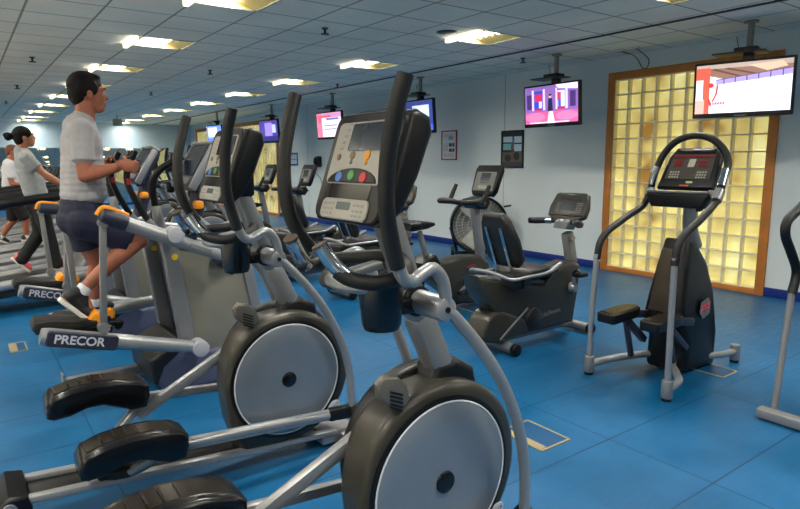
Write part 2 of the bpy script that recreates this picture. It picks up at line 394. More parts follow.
# ------------------------------------------------------------------ luminaires
LAMPC = (1., .95, .86)
def emis(name, rgb, s):
    m = mat(name, rgb, .4, var=.01); b = m.node_tree.nodes['Principled BSDF']
    r = [l.from_socket for l in m.node_tree.links if l.to_socket == b.inputs['Base Color']][0]
    m.node_tree.links.new(r, b.inputs['Emission Color']); b.inputs['Emission Strength'].default_value = s; return m
TUBE = emis('lamp_diffuser', (255, 250, 238), 2.6); LIP = emis('warm_lens', (255, 238, 196), 1.6)
REFL = mat('cream_reflector', (250, 226, 150), .5, var=.02); LOUV = mat('louvre_white', (225, 222, 214), .4)
def luminaire(loc):
    t = thing('ceiling_light', 'x', 'ceiling light', loc, 'square recessed ceiling lights')
    h = .305
    q = MB()  # cavity
    d = .06
    ri = [(-h, -h, 0), (h, -h, 0), (h, h, 0), (-h, h, 0)]; ro = [(-h+.10, -h+.01, d), (h-.2, -h+.01, d), (h-.2, h-.01, d), (-h+.10, h-.01, d)]
    q.add(ri+ro, [(0, 1, 5, 4), (1, 2, 6, 5), (2, 3, 7, 6), (3, 0, 4, 7)]); q.out('reflector', REFL, t, flat=True)
    q = MB(); q.box((-.05, 0, d+.006), (2*h-.30, 2*h-.02, .012), b=0); q.out('diffuser', TUBE, t)
    q = MB()
    for y in (-.2, -.1, 0, .1, .2): q.box((-.05, y, d-.012), (2*h-.31, .006, .02), b=0)
    for x in (-.12, .02): q.box((x, 0, d-.013), (.008, 2*h-.03, .022), b=0)
    q.out('louvre', LOUV, t)
    q = MB(); q.box((-h-.07, 0, -.026), (.05, 2*h-.02, .05), b=.006); q.out('lens_strip', LIP, t)
    q = MB()
    for x in (-h, h): q.box((x, 0, -.002), (.02, 2*h, .01), b=0)
    for y in (-h, h): q.box((0, y, -.002), (2*h, .02, .01), b=0)
    q.out('trim_ring', mat('fixture_trim', (150, 150, 140), .5), t)
    return t
lum0 = None; ORD = ['nearest', 'second', 'third', 'fourth', 'fifth', 'sixth', 'seventh', 'eighth', 'ninth', 'tenth']
for i in ROWS:
    for j in JS:
        x, y = TX+(i+.5)*TS, TY+(j+.5)*TS
        side = {-8: 'outermost left row', -3: 'left row', 2: 'row above the treadmills', 7: 'row nearer the screens'}[i]
        n = round((j-2)/4)
        if i < 0 and j > 14: continue
        if i > 0 and n >= (-1 if i == 7 else 0):
            k = n+(1 if i == 7 else 0)
            lab = 'square recessed ceiling light with cream reflector, %s of the %s' % (ORD[min(k, 9)], side)
        else: lab = 'square recessed ceiling light outside the photo, %s, %d bays from the camera' % (side, n)
        if lum0 is None: o = lum0 = luminaire((x, y, H)); o['label'] = lab
        else: o = copy_thing(lum0, (x, y, H), lab)
        ld = bpy.data.lights.get('troffer') or bpy.data.lights.new('troffer', 'AREA')
        ld.shape = 'RECTANGLE'; ld.size = .30; ld.size_y = .57; ld.energy = 18.5; ld.color = LAMPC; ld.spread = math.radians(158)
        if j == 33:
            ld = bpy.data.lights.get('troffer_wall') or ld.copy(); ld.name = 'troffer_wall'; ld.spread = math.radians(116); ld.energy = 11
        lo = bpy.data.objects.new('troffer_lamp', ld); COL.objects.link(lo); lo.parent = o; lo.location = (-.05, 0, .052)
        lu = bpy.data.lights.get('side_lens') or bpy.data.lights.new('side_lens', 'AREA')
        lu.shape = 'RECTANGLE'; lu.size = .04; lu.size_y = .57; lu.energy = .16; lu.color = (1., .95, .86)
        for sx_ in (-1,):
            l2 = bpy.data.objects.new('side_lens_lamp', lu); COL.objects.link(l2); l2.parent = o; l2.location = (-.403, 0, -.026); l2.rotation_euler = (0, math.radians(90*(-sx_)), 0)
# ceiling fittings
def sprinkler(x, y, lab):
    t = thing('ceiling_sprinkler', lab, 'sprinkler', (x, y, H), 'ceiling sprinklers')
    q = MB(); q.cyl((0, 0, .006), (0, 0, -.012), .035); q.cyl((0, 0, -.012), (0, 0, -.06), .014); q.out('sprinkler_body', DGREY, t)
    q = MB(); q.cyl((0, 0, -.06), (0, 0, -.068), .045); q.out('deflector', DGREY, t)
for x, y, l in ((3.35, 5.985, 'dark sprinkler head in the ceiling above the nearest elliptical machines'), (.946, 9.82, 'dark sprinkler head in the ceiling at left, above the running man'),
                (1.01, 13.47, 'dark sprinkler head in the ceiling at far left, middle of three in a line'), (1.03, 17.06, 'dark sprinkler head in the ceiling at far left, farthest of three in a line'),
                (3.35, 13.35, 'small dark sprinkler head in the ceiling right of the man, far down the room'), (3.34, 9.68, 'dark sprinkler head in the ceiling just right of the man'),
                (6.62, 6.135, 'dark sprinkler head beside the pole of the pink studio television'), (5.9, 10.12, 'dark sprinkler head beside the dark ceiling slot, above the far bikes')):
    sprinkler(x, y, l)
q = MB(); q.lathe(Matrix.Translation((4.58, 5.4, H)), [(.0, -.012), (.06, -.014), (.11, -.008), (.12, 0)]); tag(q.out('ceiling_speaker', DGREY), 'dark round speaker grille set in the ceiling beside a light', 'speaker')
t = thing('ceiling_box', 'small pale grey box hanging from the far ceiling beyond the man', 'ceiling box', (4.07, 20.38, H))
q = MB(); q.cyl((0, 0, 0), (0, 0, -.12), .02); q.out('stem', POLE, t)
q = MB(); q.box((0, 0, -.22), (.24, .24, .2), b=.02); q.out('box_body', mat('aged_box', (150, 150, 130), .6), t)
t = thing('ceiling_sensor', 'white cable fitting on the ceiling above the glass block panel with looped wire', 'cable fitting', (7.19, 4.85, H))
q = MB(); q.box((0, .15, -.012), (.05, .22, .02)); q.box((0, -.11, -.012), (.05, .12, .02)); q.out('fitting', WHITEP, t)
q = MB(); q.tube([(0, .1, -.02), (.3, .08, -.06), (.4, .03, -.2), (.4, -.04, -.22), (.36, -.09, -.12), (.1, -.12, -.04), (0, -.12, -.02)], .006, n=6); q.out('wire', DGREY, t)
# floor boxes
def floor_box(loc, w, d, bar, lab):
    t = thing('floor_outlet', lab, 'floor outlet', loc, 'floor outlet frames')
    q = MB(); f = .014
    for x in (-w/2, w/2): q.box((x, 0, .003), (f, d, .006), b=0)
    for y in (-d/2, d/2): q.box((0, y, .003), (w, f, .006), b=0)
    q.out('outlet_frame', BRASS, t)
    q = MB(); q.box((0, 0, .0015), (w-f, d-f, .003), b=0); q.out('cover', mat('blue_cover', (2, 74, 120), .4), t)
    if bar: q = MB(); q.box((-w/2+.03, 0, .004), (.045, d-.02, .006), b=0); q.out('flap', BRASS, t)
floor_box((2.63, 2.27, 0), .24, .32, True, 'brass framed floor outlet right of the nearest flywheel')
floor_box((4.6, 2.2, 0), .22, .26, False, 'brass framed floor outlet beside the base of the stair climber')
floor_box((4.5, 4.85, 0), .3, .5, False, 'brass framed floor outlet under the upright bike')
floor_box((.27, 6.2, 0), .12, .3, True, 'small brass floor outlet left of the lettered cross trainer')
# ------------------------------------------------------------------ televisions
BEZ = mat('tv_bezel', (14, 14, 18), .25)
def scr(rgb, s=1.0): return emis('screen_%d_%d_%d' % rgb, rgb, s*.72)
def tv(loc, yaw, W, Hh, zc, dx, pic, label, drop=None):
    t = thing('television', label, 'television', (loc[0]+.12, loc[1], loc[2]), 'televisions hung from the ceiling')
    dx = -.1; M = face_m((dx, 0, zc-H), -4, yaw)
    q = MB(); q.rrect(M, 0, 0, W, Hh, .012, -.055, 0, .006); q.rrect(M, 0, -.02, W*.6, Hh*.6, .03, -.09, -.05, .01); q.out('bezel', BEZ, t)
    q = MB(); ms = []; w, h = W-.05, Hh-.075
    for k, (c, pts) in enumerate(pic):
        m = scr(c)
        if m not in ms: ms.append(m)
        q.cur = ms.index(m)
        q.add([M @ V((x*w, y*h+.012, .0012+.0003*k)) for x, y in pts], [tuple(range(len(pts)))])
    q.out('screen', ms, t, flat=True)
    q = MB(); q.rrect(M, 0, -Hh/2+.017, .12, .008, .003, 0, .002, 0); q.out('badge', CHROME, t)
    q = MB(); q.cyl((0, 0, 0), (0, 0, zc-H+Hh/2+.04), .032); q.cyl((0, 0, 0), (0, 0, -.02), .07); q.out('pole', POLE, t)
    q = MB(); zt = zc-H+Hh/2; R = Matrix.Rotation(math.radians(yaw), 3, 'Z')
    q.box((.0, 0, zt+.03), (.09, .1, .1), R); q.bar((0, 0, zt+.03), (0, 0, zt-.25), .09, .04); q.bar((0, 0, zt-.2), R @ V((dx+.075, 0, zt-.2)), .12, .12); q.out('bracket', DGREY, t)
    q = MB(); q.box((-.06, .06, zt+.075), (.28, .5, .014), R); q.out('shelf', DGREY, t)
    q = MB(); q.box((-.05, .0, zt+.105), (.18, .22, .044), R); b = q.out('media_box', BLACK, t)
    q = MB(); q.tube([(.02, .12, zt+.12), (.03, .14, zt+.2), (.02, .15, zt+.27)], .004, n=6); q.out('aerial', BLACK, b)
    return t
def R_(x0, y0, x1, y1): return [(x0, y0), (x1, y0), (x1, y1), (x0, y1)]
full = R_(-.5, -.5, .5, .5)
def oval(cx, cy, rx, ry, n=16): return [(cx+rx*math.cos(2*PI*k/n), cy+ry*math.sin(2*PI*k/n)) for k in range(n)]
WH = (236, 240, 252)
p1 = [(WH, full), ((150, 112, 100), [(-.5, .5), (-.5, .34), (-.2, .2), (.5, .3), (.5, .5)]), ((188, 170, 158), [(-.5, .5), (-.5, .42), (.5, .4), (.5, .5)]),
      ((226, 196, 170), [(.05, .44), (.25, .3), (.45, .36), (.4, .47)]), ((104, 70, 62), [(-.34, .40), (-.3, .42), (.05, .2), (0, .2)]), ((104, 70, 62), [(-.2, .40), (-.15, .42), (.2, .24), (.16, .23)]),
      ((178, 160, 226), [(-.28, .08), (.5, .2), (.5, .32), (-.28, .18)]), ((84, 70, 110), [(-.28, .175), (.5, .315), (.5, .33), (-.28, .19)])]
for k in range(6): x = -.2+.12*k; p1.append(((84, 70, 110), R_(x, .1+.015*k, x+.012, .2+.02*k)))
p1 += [((230, 236, 252), R_(.0, -.2, .5, -.19)), ((216, 224, 240), R_(-.05, -.12, .5, -.11)),
       ((224, 96, 78), R_(-.5, -.5, -.345, .44)), ((238, 180, 170), R_(-.5, -.5, -.4, -.2)), ((245, 246, 250), R_(-.495, -.22, -.42, .2)),
       ((206, 60, 60), oval(-.33, .08, .03, .05)), ((190, 54, 60), [(-.27, .08), (-.25, .08), (-.26, -.1), (-.3, -.26), (-.32, -.26), (-.28, -.1)]), ((204, 50, 60), [(-.36, -.2), (-.34, -.2), (-.32, -.34), (-.34, -.34)])]
for k in range(6): p1.append(((196, 60, 66), R_(-.335+.028*k, -.32, -.318+.028*k, -.27)))
p1 += [((214, 120, 120), R_(-.34, -.345, -.17, -.338)), ((214, 120, 120), R_(-.17, -.345, -.165, -.25))]
tv((6.75, 3.17, H), 14, .95, .585, 2.355, -.0+.17, p1, 'largest television at right, showing a white hall with a red block, nearest the camera')
p2 = [((132, 96, 172), full), ((196, 90, 150), R_(-.5, -.5, .5, -.18)), ((226, 120, 170), oval(-.3, -.32, .2, .12)), ((226, 120, 170), oval(.3, -.32, .2, .12)), ((240, 220, 250), [(-.06, -.5), (.08, -.5), (.03, -.1), (-.03, -.1)]),
      ((70, 40, 110), R_(-.46, -.1, -.36, .3)), ((70, 40, 110), R_(.36, -.1, .46, .3)), ((228, 200, 250), R_(-.36, -.14, -.32, .42)), ((228, 200, 250), R_(-.14, -.14, -.1, .42)), ((228, 200, 250), R_(.1, -.14, .13, .42)), ((228, 200, 250), R_(.28, -.14, .32, .42)),
      ((40, 70, 190), R_(-.31, -.14, -.15, .38)), ((210, 40, 90), R_(-.3, .1, -.16, .3)), ((200, 210, 250), R_(-.22, -.08, -.16, .1)), ((190, 30, 70), R_(-.3, -.14, -.16, -.08)),
      ((210, 220, 250), R_(.14, -.12, .27, .34)), ((200, 50, 100), R_(.14, .1, .2, .3)), ((60, 90, 200), R_(.15, -.1, .2, .1)), ((190, 30, 70), R_(.14, -.14, .27, -.08)),
      ((240, 225, 245), [(.1, .5), (.5, .5), (.5, .34), (.16, .4)]), ((30, 26, 70), [(-.05, -.18), (.05, -.18), (.035, .16), (-.035, .16)]), ((224, 176, 160), oval(0, .22, .025, .05)), ((60, 40, 40), oval(0, .25, .028, .03)), ((222, 176, 160), R_(-.03, -.36, -.008, -.18)), ((222, 176, 160), R_(.008, -.36, .03, -.18)), ((240, 230, 250), R_(-.4, -.49, .35, -.46))]
tv((6.66, 5.66, H), -2, 1.0, .58, 2.365, .17, p2, 'television showing a presenter in a dark dress in a pink and purple studio')
p3 = [((46, 60, 130), full), ((190, 204, 236), R_(-.1, -.3, .4, .35)), ((60, 90, 200), R_(-.5, -.5, .5, -.3)), ((224, 230, 250), R_(.1, .1, .34, .3))]
tv((6.5, 8.5, H), 0, .98, .58, 2.37, .15, p3, 'television with a dark blue picture, partly hidden behind the nearest console')
p4 = [((236, 226, 240), full), ((226, 120, 150), R_(-.5, -.5, -.28, .5)), ((210, 150, 190), R_(-.28, .3, .5, .5)), ((110, 110, 190), R_(-.1, .2, .4, .28)), ((214, 90, 120), R_(-.45, .1, -.32, .4)), ((150, 150, 210), R_(-.2, -.05, .35, 0)), ((150, 150, 210), R_(-.2, -.2, .3, -.15)), ((240, 90, 110), R_(-.3, .32, .1, .4))]
tv((6.46, 11.5, H), 4, .98, .58, 2.37, .14, p4, 'television with a pale pink and white picture left of the nearest console')
p5 = [((70, 60, 150), full), ((150, 130, 230), R_(-.2, -.3, .2, .4)), ((40, 40, 110), R_(-.5, -.5, .5, -.25)), ((190, 200, 250), R_(.2, -.1, .4, .3))]
tv((6.45, 14.6, H), 4, .98, .58, 2.37, .14, p5, 'television with a violet picture in front of the far glass block panel')
p6 = [((90, 130, 220), full), ((220, 232, 255), R_(-.4, -.1, .2, .4)), ((60, 90, 190), R_(-.5, -.5, .5, -.2)), ((240, 246, 255), R_(0, -.3, .3, .1))]
tv((6.05, 17.5, H), 6, .98, .58, 2.37, .14, p6, 'farthest television, showing a bright blue and white picture')
# ------------------------------------------------------------------ things on the right wall
def poster(name, lab, y0, y1, z0, z1, fm, base, parts, cat='poster'):
    t = thing(name, lab, cat, (XW, (y0+y1)/2, (z0+z1)/2))
    M = frame_m((0, 0, 0), (0, -1, 0), (0, 0, 1)); w, h = y1-y0, z1-z0
    q = MB(); f = .022
    for c, s in (((0, h/2-f/2), (w, f)), ((0, -h/2+f/2), (w, f)), ((w/2-f/2, 0), (f, h)), ((-w/2+f/2, 0), (f, h))): q.rrect(M, c[0], c[1], s[0], s[1], .002, .001, .018, 0)
    q.out('poster_frame', fm, t)
    q = MB(); ms = [base]; q.add([M @ V((x*(w-.04), y*(h-.04), .008)) for x, y in full], [(0, 1, 2, 3)])
    for k, (m, pts) in enumerate(parts):
        if m not in ms: ms.append(m)
        q.cur = ms.index(m); q.add([M @ V((x*(w-.04), y*(h-.04), .009+.0003*k)) for x, y in pts], [tuple(range(len(pts)))])
    q.out('print', ms, t, flat=True); return t
INK = mat('print_ink', (60, 62, 68), .6); PAPER = mat('poster_paper', (206, 210, 212), .6); TEAL = mat('print_teal', (110, 170, 175), .6); PALEB = mat('print_pale_blue', (176, 200, 208), .6); BRN = mat('print_brown', (96, 84, 66), .6); DKP = mat('print_dark', (40, 42, 44), .6); CRIM = mat('crimson_frame', (176, 50, 74), .5); SKYB = mat('print_blue', (70, 110, 160), .6)
pp = [(TEAL, R_(-.05, .2, .3, .32)), (INK, R_(.0, -.05, .2, .08)), (INK, R_(.24, -.05, .38, .08)), (INK, R_(0, -.24, .2, -.12)), (INK, R_(.24, -.24, .38, -.12))]
for k in range(5): pp.append((INK, R_(-.4, .4-.04*k*.6, .35, .405-.04*k*.6)))
for k in range(6): pp.append((INK, R_(-.4, .05-.05*k, -.08, .058-.05*k)))
for k in range(4): pp.append((INK, R_(-.4, -.32-.03*k, .36, -.314-.03*k)))
poster('notice', 'white printed notice in a crimson frame on the pale wall', 8.675, 9.12, 1.624, 2.18, CRIM, PAPER, pp, 'notice')
pp = [(DKP, R_(-.5, .4, .5, .5)), (PALEB, R_(-.45, .2, .0, .36)), (PALEB, R_(.08, .18, .45, .36)), (TEAL, R_(-.45, -.02, -.02, .16)), (PALEB, R_(.1, -.06, .45, .14)), (SKYB, R_(.02, .0, .1, .34)), (BRN, R_(-.5, -.5, .5, -.08)), (DKP, oval(-.2, -.25, .16, .1)), (DKP, oval(.22, -.2, .14, .12)), (INK, R_(-.5, -.5, .5, -.36)), (BRN, oval(0, .05, .06, .12))]
poster('framed_picture', 'dark framed gym photograph on the wall left of the pink studio screen', 7.0, 7.51, 1.486, 2.114, BLACK, DKP, pp, 'framed picture')
pp = [(PALEB, R_(-.44+.23*a, -.44+.46*b, -.26+.23*a, -.06+.46*b)) for a in range(4) for b in range(2)]
poster('notice_board', 'small blue notice with two rows of pictures near the far glass panel', 15.33, 15.95, 1.5, 1.85, DKP, SKYB, pp, 'notice')
t = thing('wall_phone', 'black wall telephone with a hanging cord', 'telephone', (XW, 14.06, 1.6))
q = MB(); q.box((-.05, 0, 0), (.1, .2, .28), b=.02); q.out('phone_body', BLACK, t)
q = MB(); q.tube([(-.11, .06, .1), (-.14, .06, 0), (-.11, .06, -.1)], .025); q.out('handset', GLOSSB, t)
q = MB(); q.tube([(-.08, .06, -.12), (-.1, .05, -.3), (-.06, -.1, -.42), (-.04, -.2, -.7), (-.02, -.24, -1.0)], .008, n=6); q.out('cord', BLACK, t)
t = thing('wall_dispenser', 'small dark dispenser on two pale legs against the wall behind the bikes', 'dispenser', (XW-.12, 10.2, 0))
q = MB(); q.box((0, .02, 1.2), (.16, .2, .16), b=.015); q.out('dispenser_body', NAVY, t)
q = MB(); q.box((0, .22, 1.2), (.12, .1, .2), b=.01); q.out('paper_holder', WHITEP, t)
for y in (-.06, .1): q = MB(); q.cyl((.02, y, 0), (.02, y, 1.12), .018); q.out('leg', SILVER2, t)
q = MB(); q.cyl((XW-.03, 10.08, 1.35), (XW-.03, 10.08, 1.9), .03); tag(q.out('wall_pipe', DGREY), 'short dark vertical pipe on the wall above the dispenser', 'pipe')
# drum fan by the wall
FX, FY, FZ, FR = 7.05, 7.45, .54, .47
t = thing('drum_fan', 'large black wheeled drum fan with wire guard by the wall behind the bikes', 'fan', (FX, FY, 0))
nf = V((-FX*.75, -FY, .9)).normalized()
M = frame_m((0, 0, FZ), V((nf.y*-1, nf.x, 0)), V((0, 0, 1))) 
nn = V((M[0][2], M[1][2], M[2][2]))
if nn.dot(nf) < 0: M = frame_m((0, 0, FZ), V((nf.y, -nf.x, 0)), V((0, 0, 1)))
q = MB(); q.lathe(M, [(FR, -.12), (FR+.012, -.12), (FR+.025, .1), (FR+.012, .125), (FR-.02, .12), (FR-.012, -.12)], 40); q.out('drum', BLACK, t)
q = MB()
for k in range(40):
    a = 2*PI*k/40; q.tube([M @ V((.09*math.cos(a), .09*math.sin(a), .12)), M @ V((.28*math.cos(a+.12), .28*math.sin(a+.12), .15)), M @ V((FR*math.cos(a+.2), FR*math.sin(a+.2), .11))], .0035, n=5, sub=2)
for r, z in ((.1, .125), (.2, .145), (.3, .148), (.39, .135)):
    q.tube([M @ V((r*math.cos(2*PI*k/24), r*math.sin(2*PI*k/24), z)) for k in range(24)], .004, n=5, sub=1, closed=True)
q.disc(M, 0, 0, .1, .1, .1, .13); q.out('wire_guard', mat('guard_wire', (200, 200, 195), .4, .5), t)
q = MB()
for k in range(3):
    a = 2*PI*k/3
    def bl(r, s, z): return M @ V((r*math.cos(a+s), r*math.sin(a+s), z))
    q.add([bl(.06, -.4, -.03), bl(.42, -.28, -.04), bl(.44, .35, .04), bl(.06, .6, .03), bl(.06, -.4, -.024), bl(.42, -.28, -.034), bl(.44, .35, .046), bl(.06, .6, .036)], [(0, 1, 2, 3), (7, 6, 5, 4), (0, 4, 5, 1), (1, 5, 6, 2), (2, 6, 7, 3), (3, 7, 4, 0)])
q.cyl(M @ V((0, 0, -.1)), M @ V((0, 0, .06)), .07); q.out('fan_blades', mat('pale_blades', (206, 204, 192), .4, .3), t)
q = MB(); q.lathe(M, [(0, -.118), (FR-.01, -.118), (FR-.01, -.112), (0, -.112)], 32); q.out('back_guard', mat('fan_back', (150, 148, 140), .6), t)
u_ = V((M[0][0], M[1][0], 0))
q = MB(); q.bar(u_*.4+V((0, 0, .06)), u_*-.4+V((0, 0, .06)), .05, .05)
for s in (-1, 1): q.bar(u_*.36*s+V((0, 0, .06)), u_*(FR+.01)*s+V((0, 0, .5)), .05, .03)
q.out('stand', BLACK, t)
for s in (-1, 1): q = MB(); c = u_*.44*s+V((0, 0, .085)); q.cyl(c-u_*.025, c+u_*.025, .085, n=20, b=.01); q.out('wheel', BLACK, t)
q = MB(); q.bar(u_*FR*.9+V((0, 0, FZ+.3)), u_*(FR+.08)+V((0, 0, FZ+.32)), .03, .03); q.out('tilt_knob', BLACK, t)
# ------------------------------------------------------------------ elliptical trainers
def elliptical(loc, label):
    X0 = 1.32; O = (X0, 0, 0)
    t = thing('elliptical_trainer', label, 'elliptical trainer', loc, 'elliptical trainers with round flywheel covers')
    def B(): return MB(O)
    circ = lambda cx, cz, r, n=48, a0=0: [(cx+r*math.cos(2*PI*k/n+a0), cz+r*math.sin(2*PI*k/n+a0)) for k in range(n)]
    # flywheel housing (near lobe with its vent shoulder) and the black far cover
    pr = [(1.345+(.362+(.022 if 100 < a < 165 else 0)*math.sin(math.radians((a-100)/65*180)))*math.cos(math.radians(a)), .475+(.362+(.022 if 100 < a < 165 else 0)*math.sin(math.radians((a-100)/65*180)))*math.sin(math.radians(a))) for a in range(0, 360, 6) if not 184 < a < 262]
    pr += [(1.0, .30), (1.06, .12), (1.25, .085)]
    pr.sort(key=lambda p: math.atan2(p[1]-.475, p[0]-1.345))
    q = B(); q.prism(pr, -.125, .06, .04, 4); hs = q.out('housing', SHROUD, t)
    q = B(); q.prism(circ(1.375, .515, .345), .04, .14, .03, 3); q.prism([(1.3, .78), (1.36, .885), (1.45, .895), (1.54, .84), (1.56, .75), (1.4, .6)], -.06, .08, .03, 3); q.out('far_cover', BLACK, t)
    q = B(); q.lathe(frame_m((1.32, -.128, .475), (1, 0, 0), (0, 0, 1)), [(.30, -.01), (.318, -.006), (.322, .004), (.312, .008), (.30, .006)], 48); q.out('cover_ring', BLACK, hs)
    q = B(); q.lathe(frame_m((1.32, -.128, .475), (1, 0, 0), (0, 0, 1)), [(0, .010), (.2, .014), (.285, .012), (.298, .006), (.30, -.004)], 64); dc = q.out('flywheel_disc', DISC, t)
    q = B(); q.tube([(1.32+.2995*math.cos(2*PI*k/64), -.134, .475+.2995*math.sin(2*PI*k/64)) for k in range(64)], .0042, 8, 1, closed=True); q.out('disc_rim', WHITEP, dc)
    q = B(); q.lathe(frame_m((1.32, -.138, .475), (1, 0, 0), (0, 0, 1)), [(0, .012), (.034, .012), (.04, .008), (.042, .0)], 24); q.out('hub_cap', GLOSSB, dc)
    # vent on the shoulder
    Mv = frame_m((1.065, -.09, .80), V((.62, -.45, .35)), V((-.35, 0, .9)))
    q = B(); q.prism(prof([(378, 386), (384, 377), (399, 377), (408, 386), (411, 399), (403, 412), (389, 408), (380, 400)], 1.56), -.132, -.095, .014, 3); vt = q.out('vent', mat('vent_olive', (104, 100, 90), .35, .2), hs)
    q = B()
    for k in range(5): a = at3(390, 392+4*k, 1.558); b_ = at3(403, 395+4*k, 1.558); q.bar((a.x, -.132, a.z), (b_.x, -.132, b_.z), .006, .007, .001)
    q.out('vent_slots', BLACK, vt)
    # oval emblem
    Me = frame_m((1.585, -.128, .245), (1, 0, 0), (.25, 0, 1)); Me = Me @ Matrix.Rotation(.55, 4, 'Z')
    q = B(); q.disc(Me, 0, 0, .055, .034, -.002, .004, 28); eb = q.out('emblem', mat('emblem_white', (214, 224, 234), .35), t)
    text('MATRIX', .026, Me @ Matrix.Translation((0, 0, .004)), mat('emblem_blue', (50, 100, 160), .4), eb, off=O)
    # frame: mast, rail, feet
    q = B(); q.bar((1.475, 0, .70), (1.30, 0, 1.08), .105, .10, .03); q.bar((1.305, 0, 1.06), (1.12, 0, 1.56), .10, .085, .028); q.out('mast', SILVER, t)
    q = B()
    for y in (-.105, .105): q.bar((.07, y, .205), (1.62, y, .085), .05, .035, .012)
    q.out('rail', SILVER2, t)
    q = B(); q.bar((.1, 0, .187), (1.55, 0, .072), .17, .02, .004); q.out('rail_bed', BLACK, t)
    q = B(); q.prism([(.0, .12), (-.02, .2), (.03, .25), (.1, .235), (.115, .17), (.08, .11)], -.15, .15, .02, 3); rc = q.out('rail_cap', BLACK, t)
    q = B(); q.disc(frame_m((.03, -.15, .185), (1, 0, 0), (0, 0, 1)), 0, 0, .032, .04, -.002, .006); q.out('cap_badge', SILVER2, rc)
    q = B(); q.box((.06, 0, .06), (.07, .5, .06), b=.02); q.box((.06, 0, .1), (.06, .08, .1), b=.01)
    for y in (-.24, .24): q.cyl((.06, y, 0), (.06, y, .04), .03)
    q.out('foot', DGREY, t)
    q = B(); q.box((1.70, 0, .045), (.14, .6, .065), b=.02); q.box((1.62, 0, .06), (.2, .24, .08), b=.02)
    for y in (-.26, .26): q.cyl((1.70, y, 0), (1.70, y, .02), .03)
    q.out('foot', SILVER, t)
    # pivot
    q = B(); q.cyl((1.245, -.235, 1.148), (1.245, .235, 1.148), .043, n=28, b=.012); pv = q.out('pivot', SILVER2, t)
    q = B()
    for s in (-1, 1):
        q = B(); q.cyl((1.245, s*.055, 1.148), (1.245, s*.085, 1.148), .055, n=28, b=.006); q.out('pivot_collar', BLACK, pv)
        q = B(); q.cyl((1.245, s*.240, 1.148), (1.245, s*.234, 1.148), .010, n=16); q.out('bolt', BLACK, pv)
    # swinging arms, near (-y) and far (+y)
    for s in (-1, 1):
        dx = 0 if s < 0 else -.055
        y = lambda a: s*a
        up = [(1.255, y(.215), 1.17), (1.235, y(.22), 1.245), (1.19, y(.225), 1.29), (1.14, y(.23), 1.278), (1.10, y(.235), 1.262), (1.06, y(.245), 1.275), (1.03+dx*.5, y(.255), 1.33), (1.005+dx, y(.26), 1.40)]
        q = B(); q.tube(up, .0215, 12, 5)
        lo = [(1.25, y(.215), 1.15), (1.30, y(.225), 1.10), (1.40, y(.235), .985), (1.50, y(.24), .84), (1.59, y(.235), .66), (1.645, y(.225), .46), (1.663, y(.215), .24)]
        if s > 0: lo = [(a-.10*min(1, (1.15-c)/.4) if i else a, b_, c) for i, (a, b_, c) in enumerate(lo)]
        q.tube(lo, .0215, 12, 5); am = q.out('swing_arm', SILVER2, t)
        q = B(); q.tube([(1.032+dx*.4, y(.254), 1.315), (1.005+dx, y(.26), 1.40), (.98+dx, y(.272), 1.50), (.975+dx*.8, y(.29), 1.64), (.985+dx*.3, y(.315), 1.77), (1.005, y(.335), 1.865)], [.024, .0255, .0255, .025, .025, .024], 14, 5)
        q.out('grip', RUBBER, am)
        jx = lo[-1][0]
        q = B(); q.cyl((jx+.015, s*.17, .232), (jx+.015, s*.265, .232), .046, n=24, b=.008); q.out('joint', BLACK, am)
    # pedal arms and pedals; near pedal low, far pedal high
    def pedal(x0, z0, y0, tilt, parent):
        ca, sa = math.cos(tilt), math.sin(tilt)
        tr = lambda P: [(x0+a*ca-b*sa, z0+a*sa+b*ca) for a, b in P]
        q = B(); q.prism(tr([(0, .0), (.03, -.012), (.1, .0), (.17, .028), (.24, .034), (.31, .01), (.37, -.012), (.44, -.005), (.455, .05), (.45, .105), (.41, .13), (.3, .147), (.2, .147), (.1, .13), (.02, .10), (-.005, .06)]), y0-.095, y0+.095, .022, 4)
        p = q.out('pedal', GLOSSB, parent)
        q = B(); q.prism(tr([(.03, .10), (.1, .126), (.2, .143), (.3, .143), (.40, .127), (.40, .133), (.3, .1505), (.2, .1505), (.1, .134), (.03, .109)]), y0-.055, y0+.055, .003, 1); fb = q.out('footbed', BED, p)
        q = B()
        for k in range(5): a = tr([(.09+.05*k, .139+.012*math.sin(k*.8))])[0]; q.box((a[0], y0, a[1]+.003), (.006, .09, .005), b=.001)
        q.out('tread_ribs', BLACK, fb)
        return p
    q = B(); q.tube([(1.53, -.205, .245), (1.2, -.205, .275), (.80, -.205, .302), (.68, -.2, .297), (.58, -.18, .262), (.50, -.15, .222)], .027, 12, 4); q.bar((1.53, -.205, .245), (.76, -.205, .304), .04, .06, .014); na = q.out('pedal_arm', SILVER2, t)
    q = B(); q.bar((1.70, -.21, .232), (1.51, -.206, .247), .062, .072, .018); q.out('sleeve', BLACK, na)
    q = B(); q.tube([(.6, -.17, .265), (.5, -.14, .225), (.42, -.10, .215)], .034, 12, 4); q.cyl((.41, -.12, .225), (.41, -.05, .225), .042, n=24, b=.008); q.out('roller', BLACK, na)
    pedal(.285, .305, -.2, -.06, na)
    q = B(); q.bar((.62, .2, .335), (1.17, .045, .70), .045, .055, .014); q.bar((.60, .2, .435), (1.12, .2, .385), .04, .045, .012); q.tube([(.66, .2, .42), (.52, .16, .3), (.42, .1, .22)], .025); fa = q.out('pedal_arm', SILVER2, t)
    q = B(); q.cyl((.41, .05, .225), (.41, .12, .225), .042, n=24, b=.008); q.out('roller', BLACK, fa)
    pedal(.215, .452, .2, -.10, fa)
    # fixed handlebar with pulse plates
    q = B(); q.tube([(1.20, -.03, 1.30), (1.15, -.14, 1.285), (1.06, -.215, 1.275), (.985, -.20, 1.265), (.93, -.15, 1.275), (.90, -.12, 1.30)], .024, 12, 5)
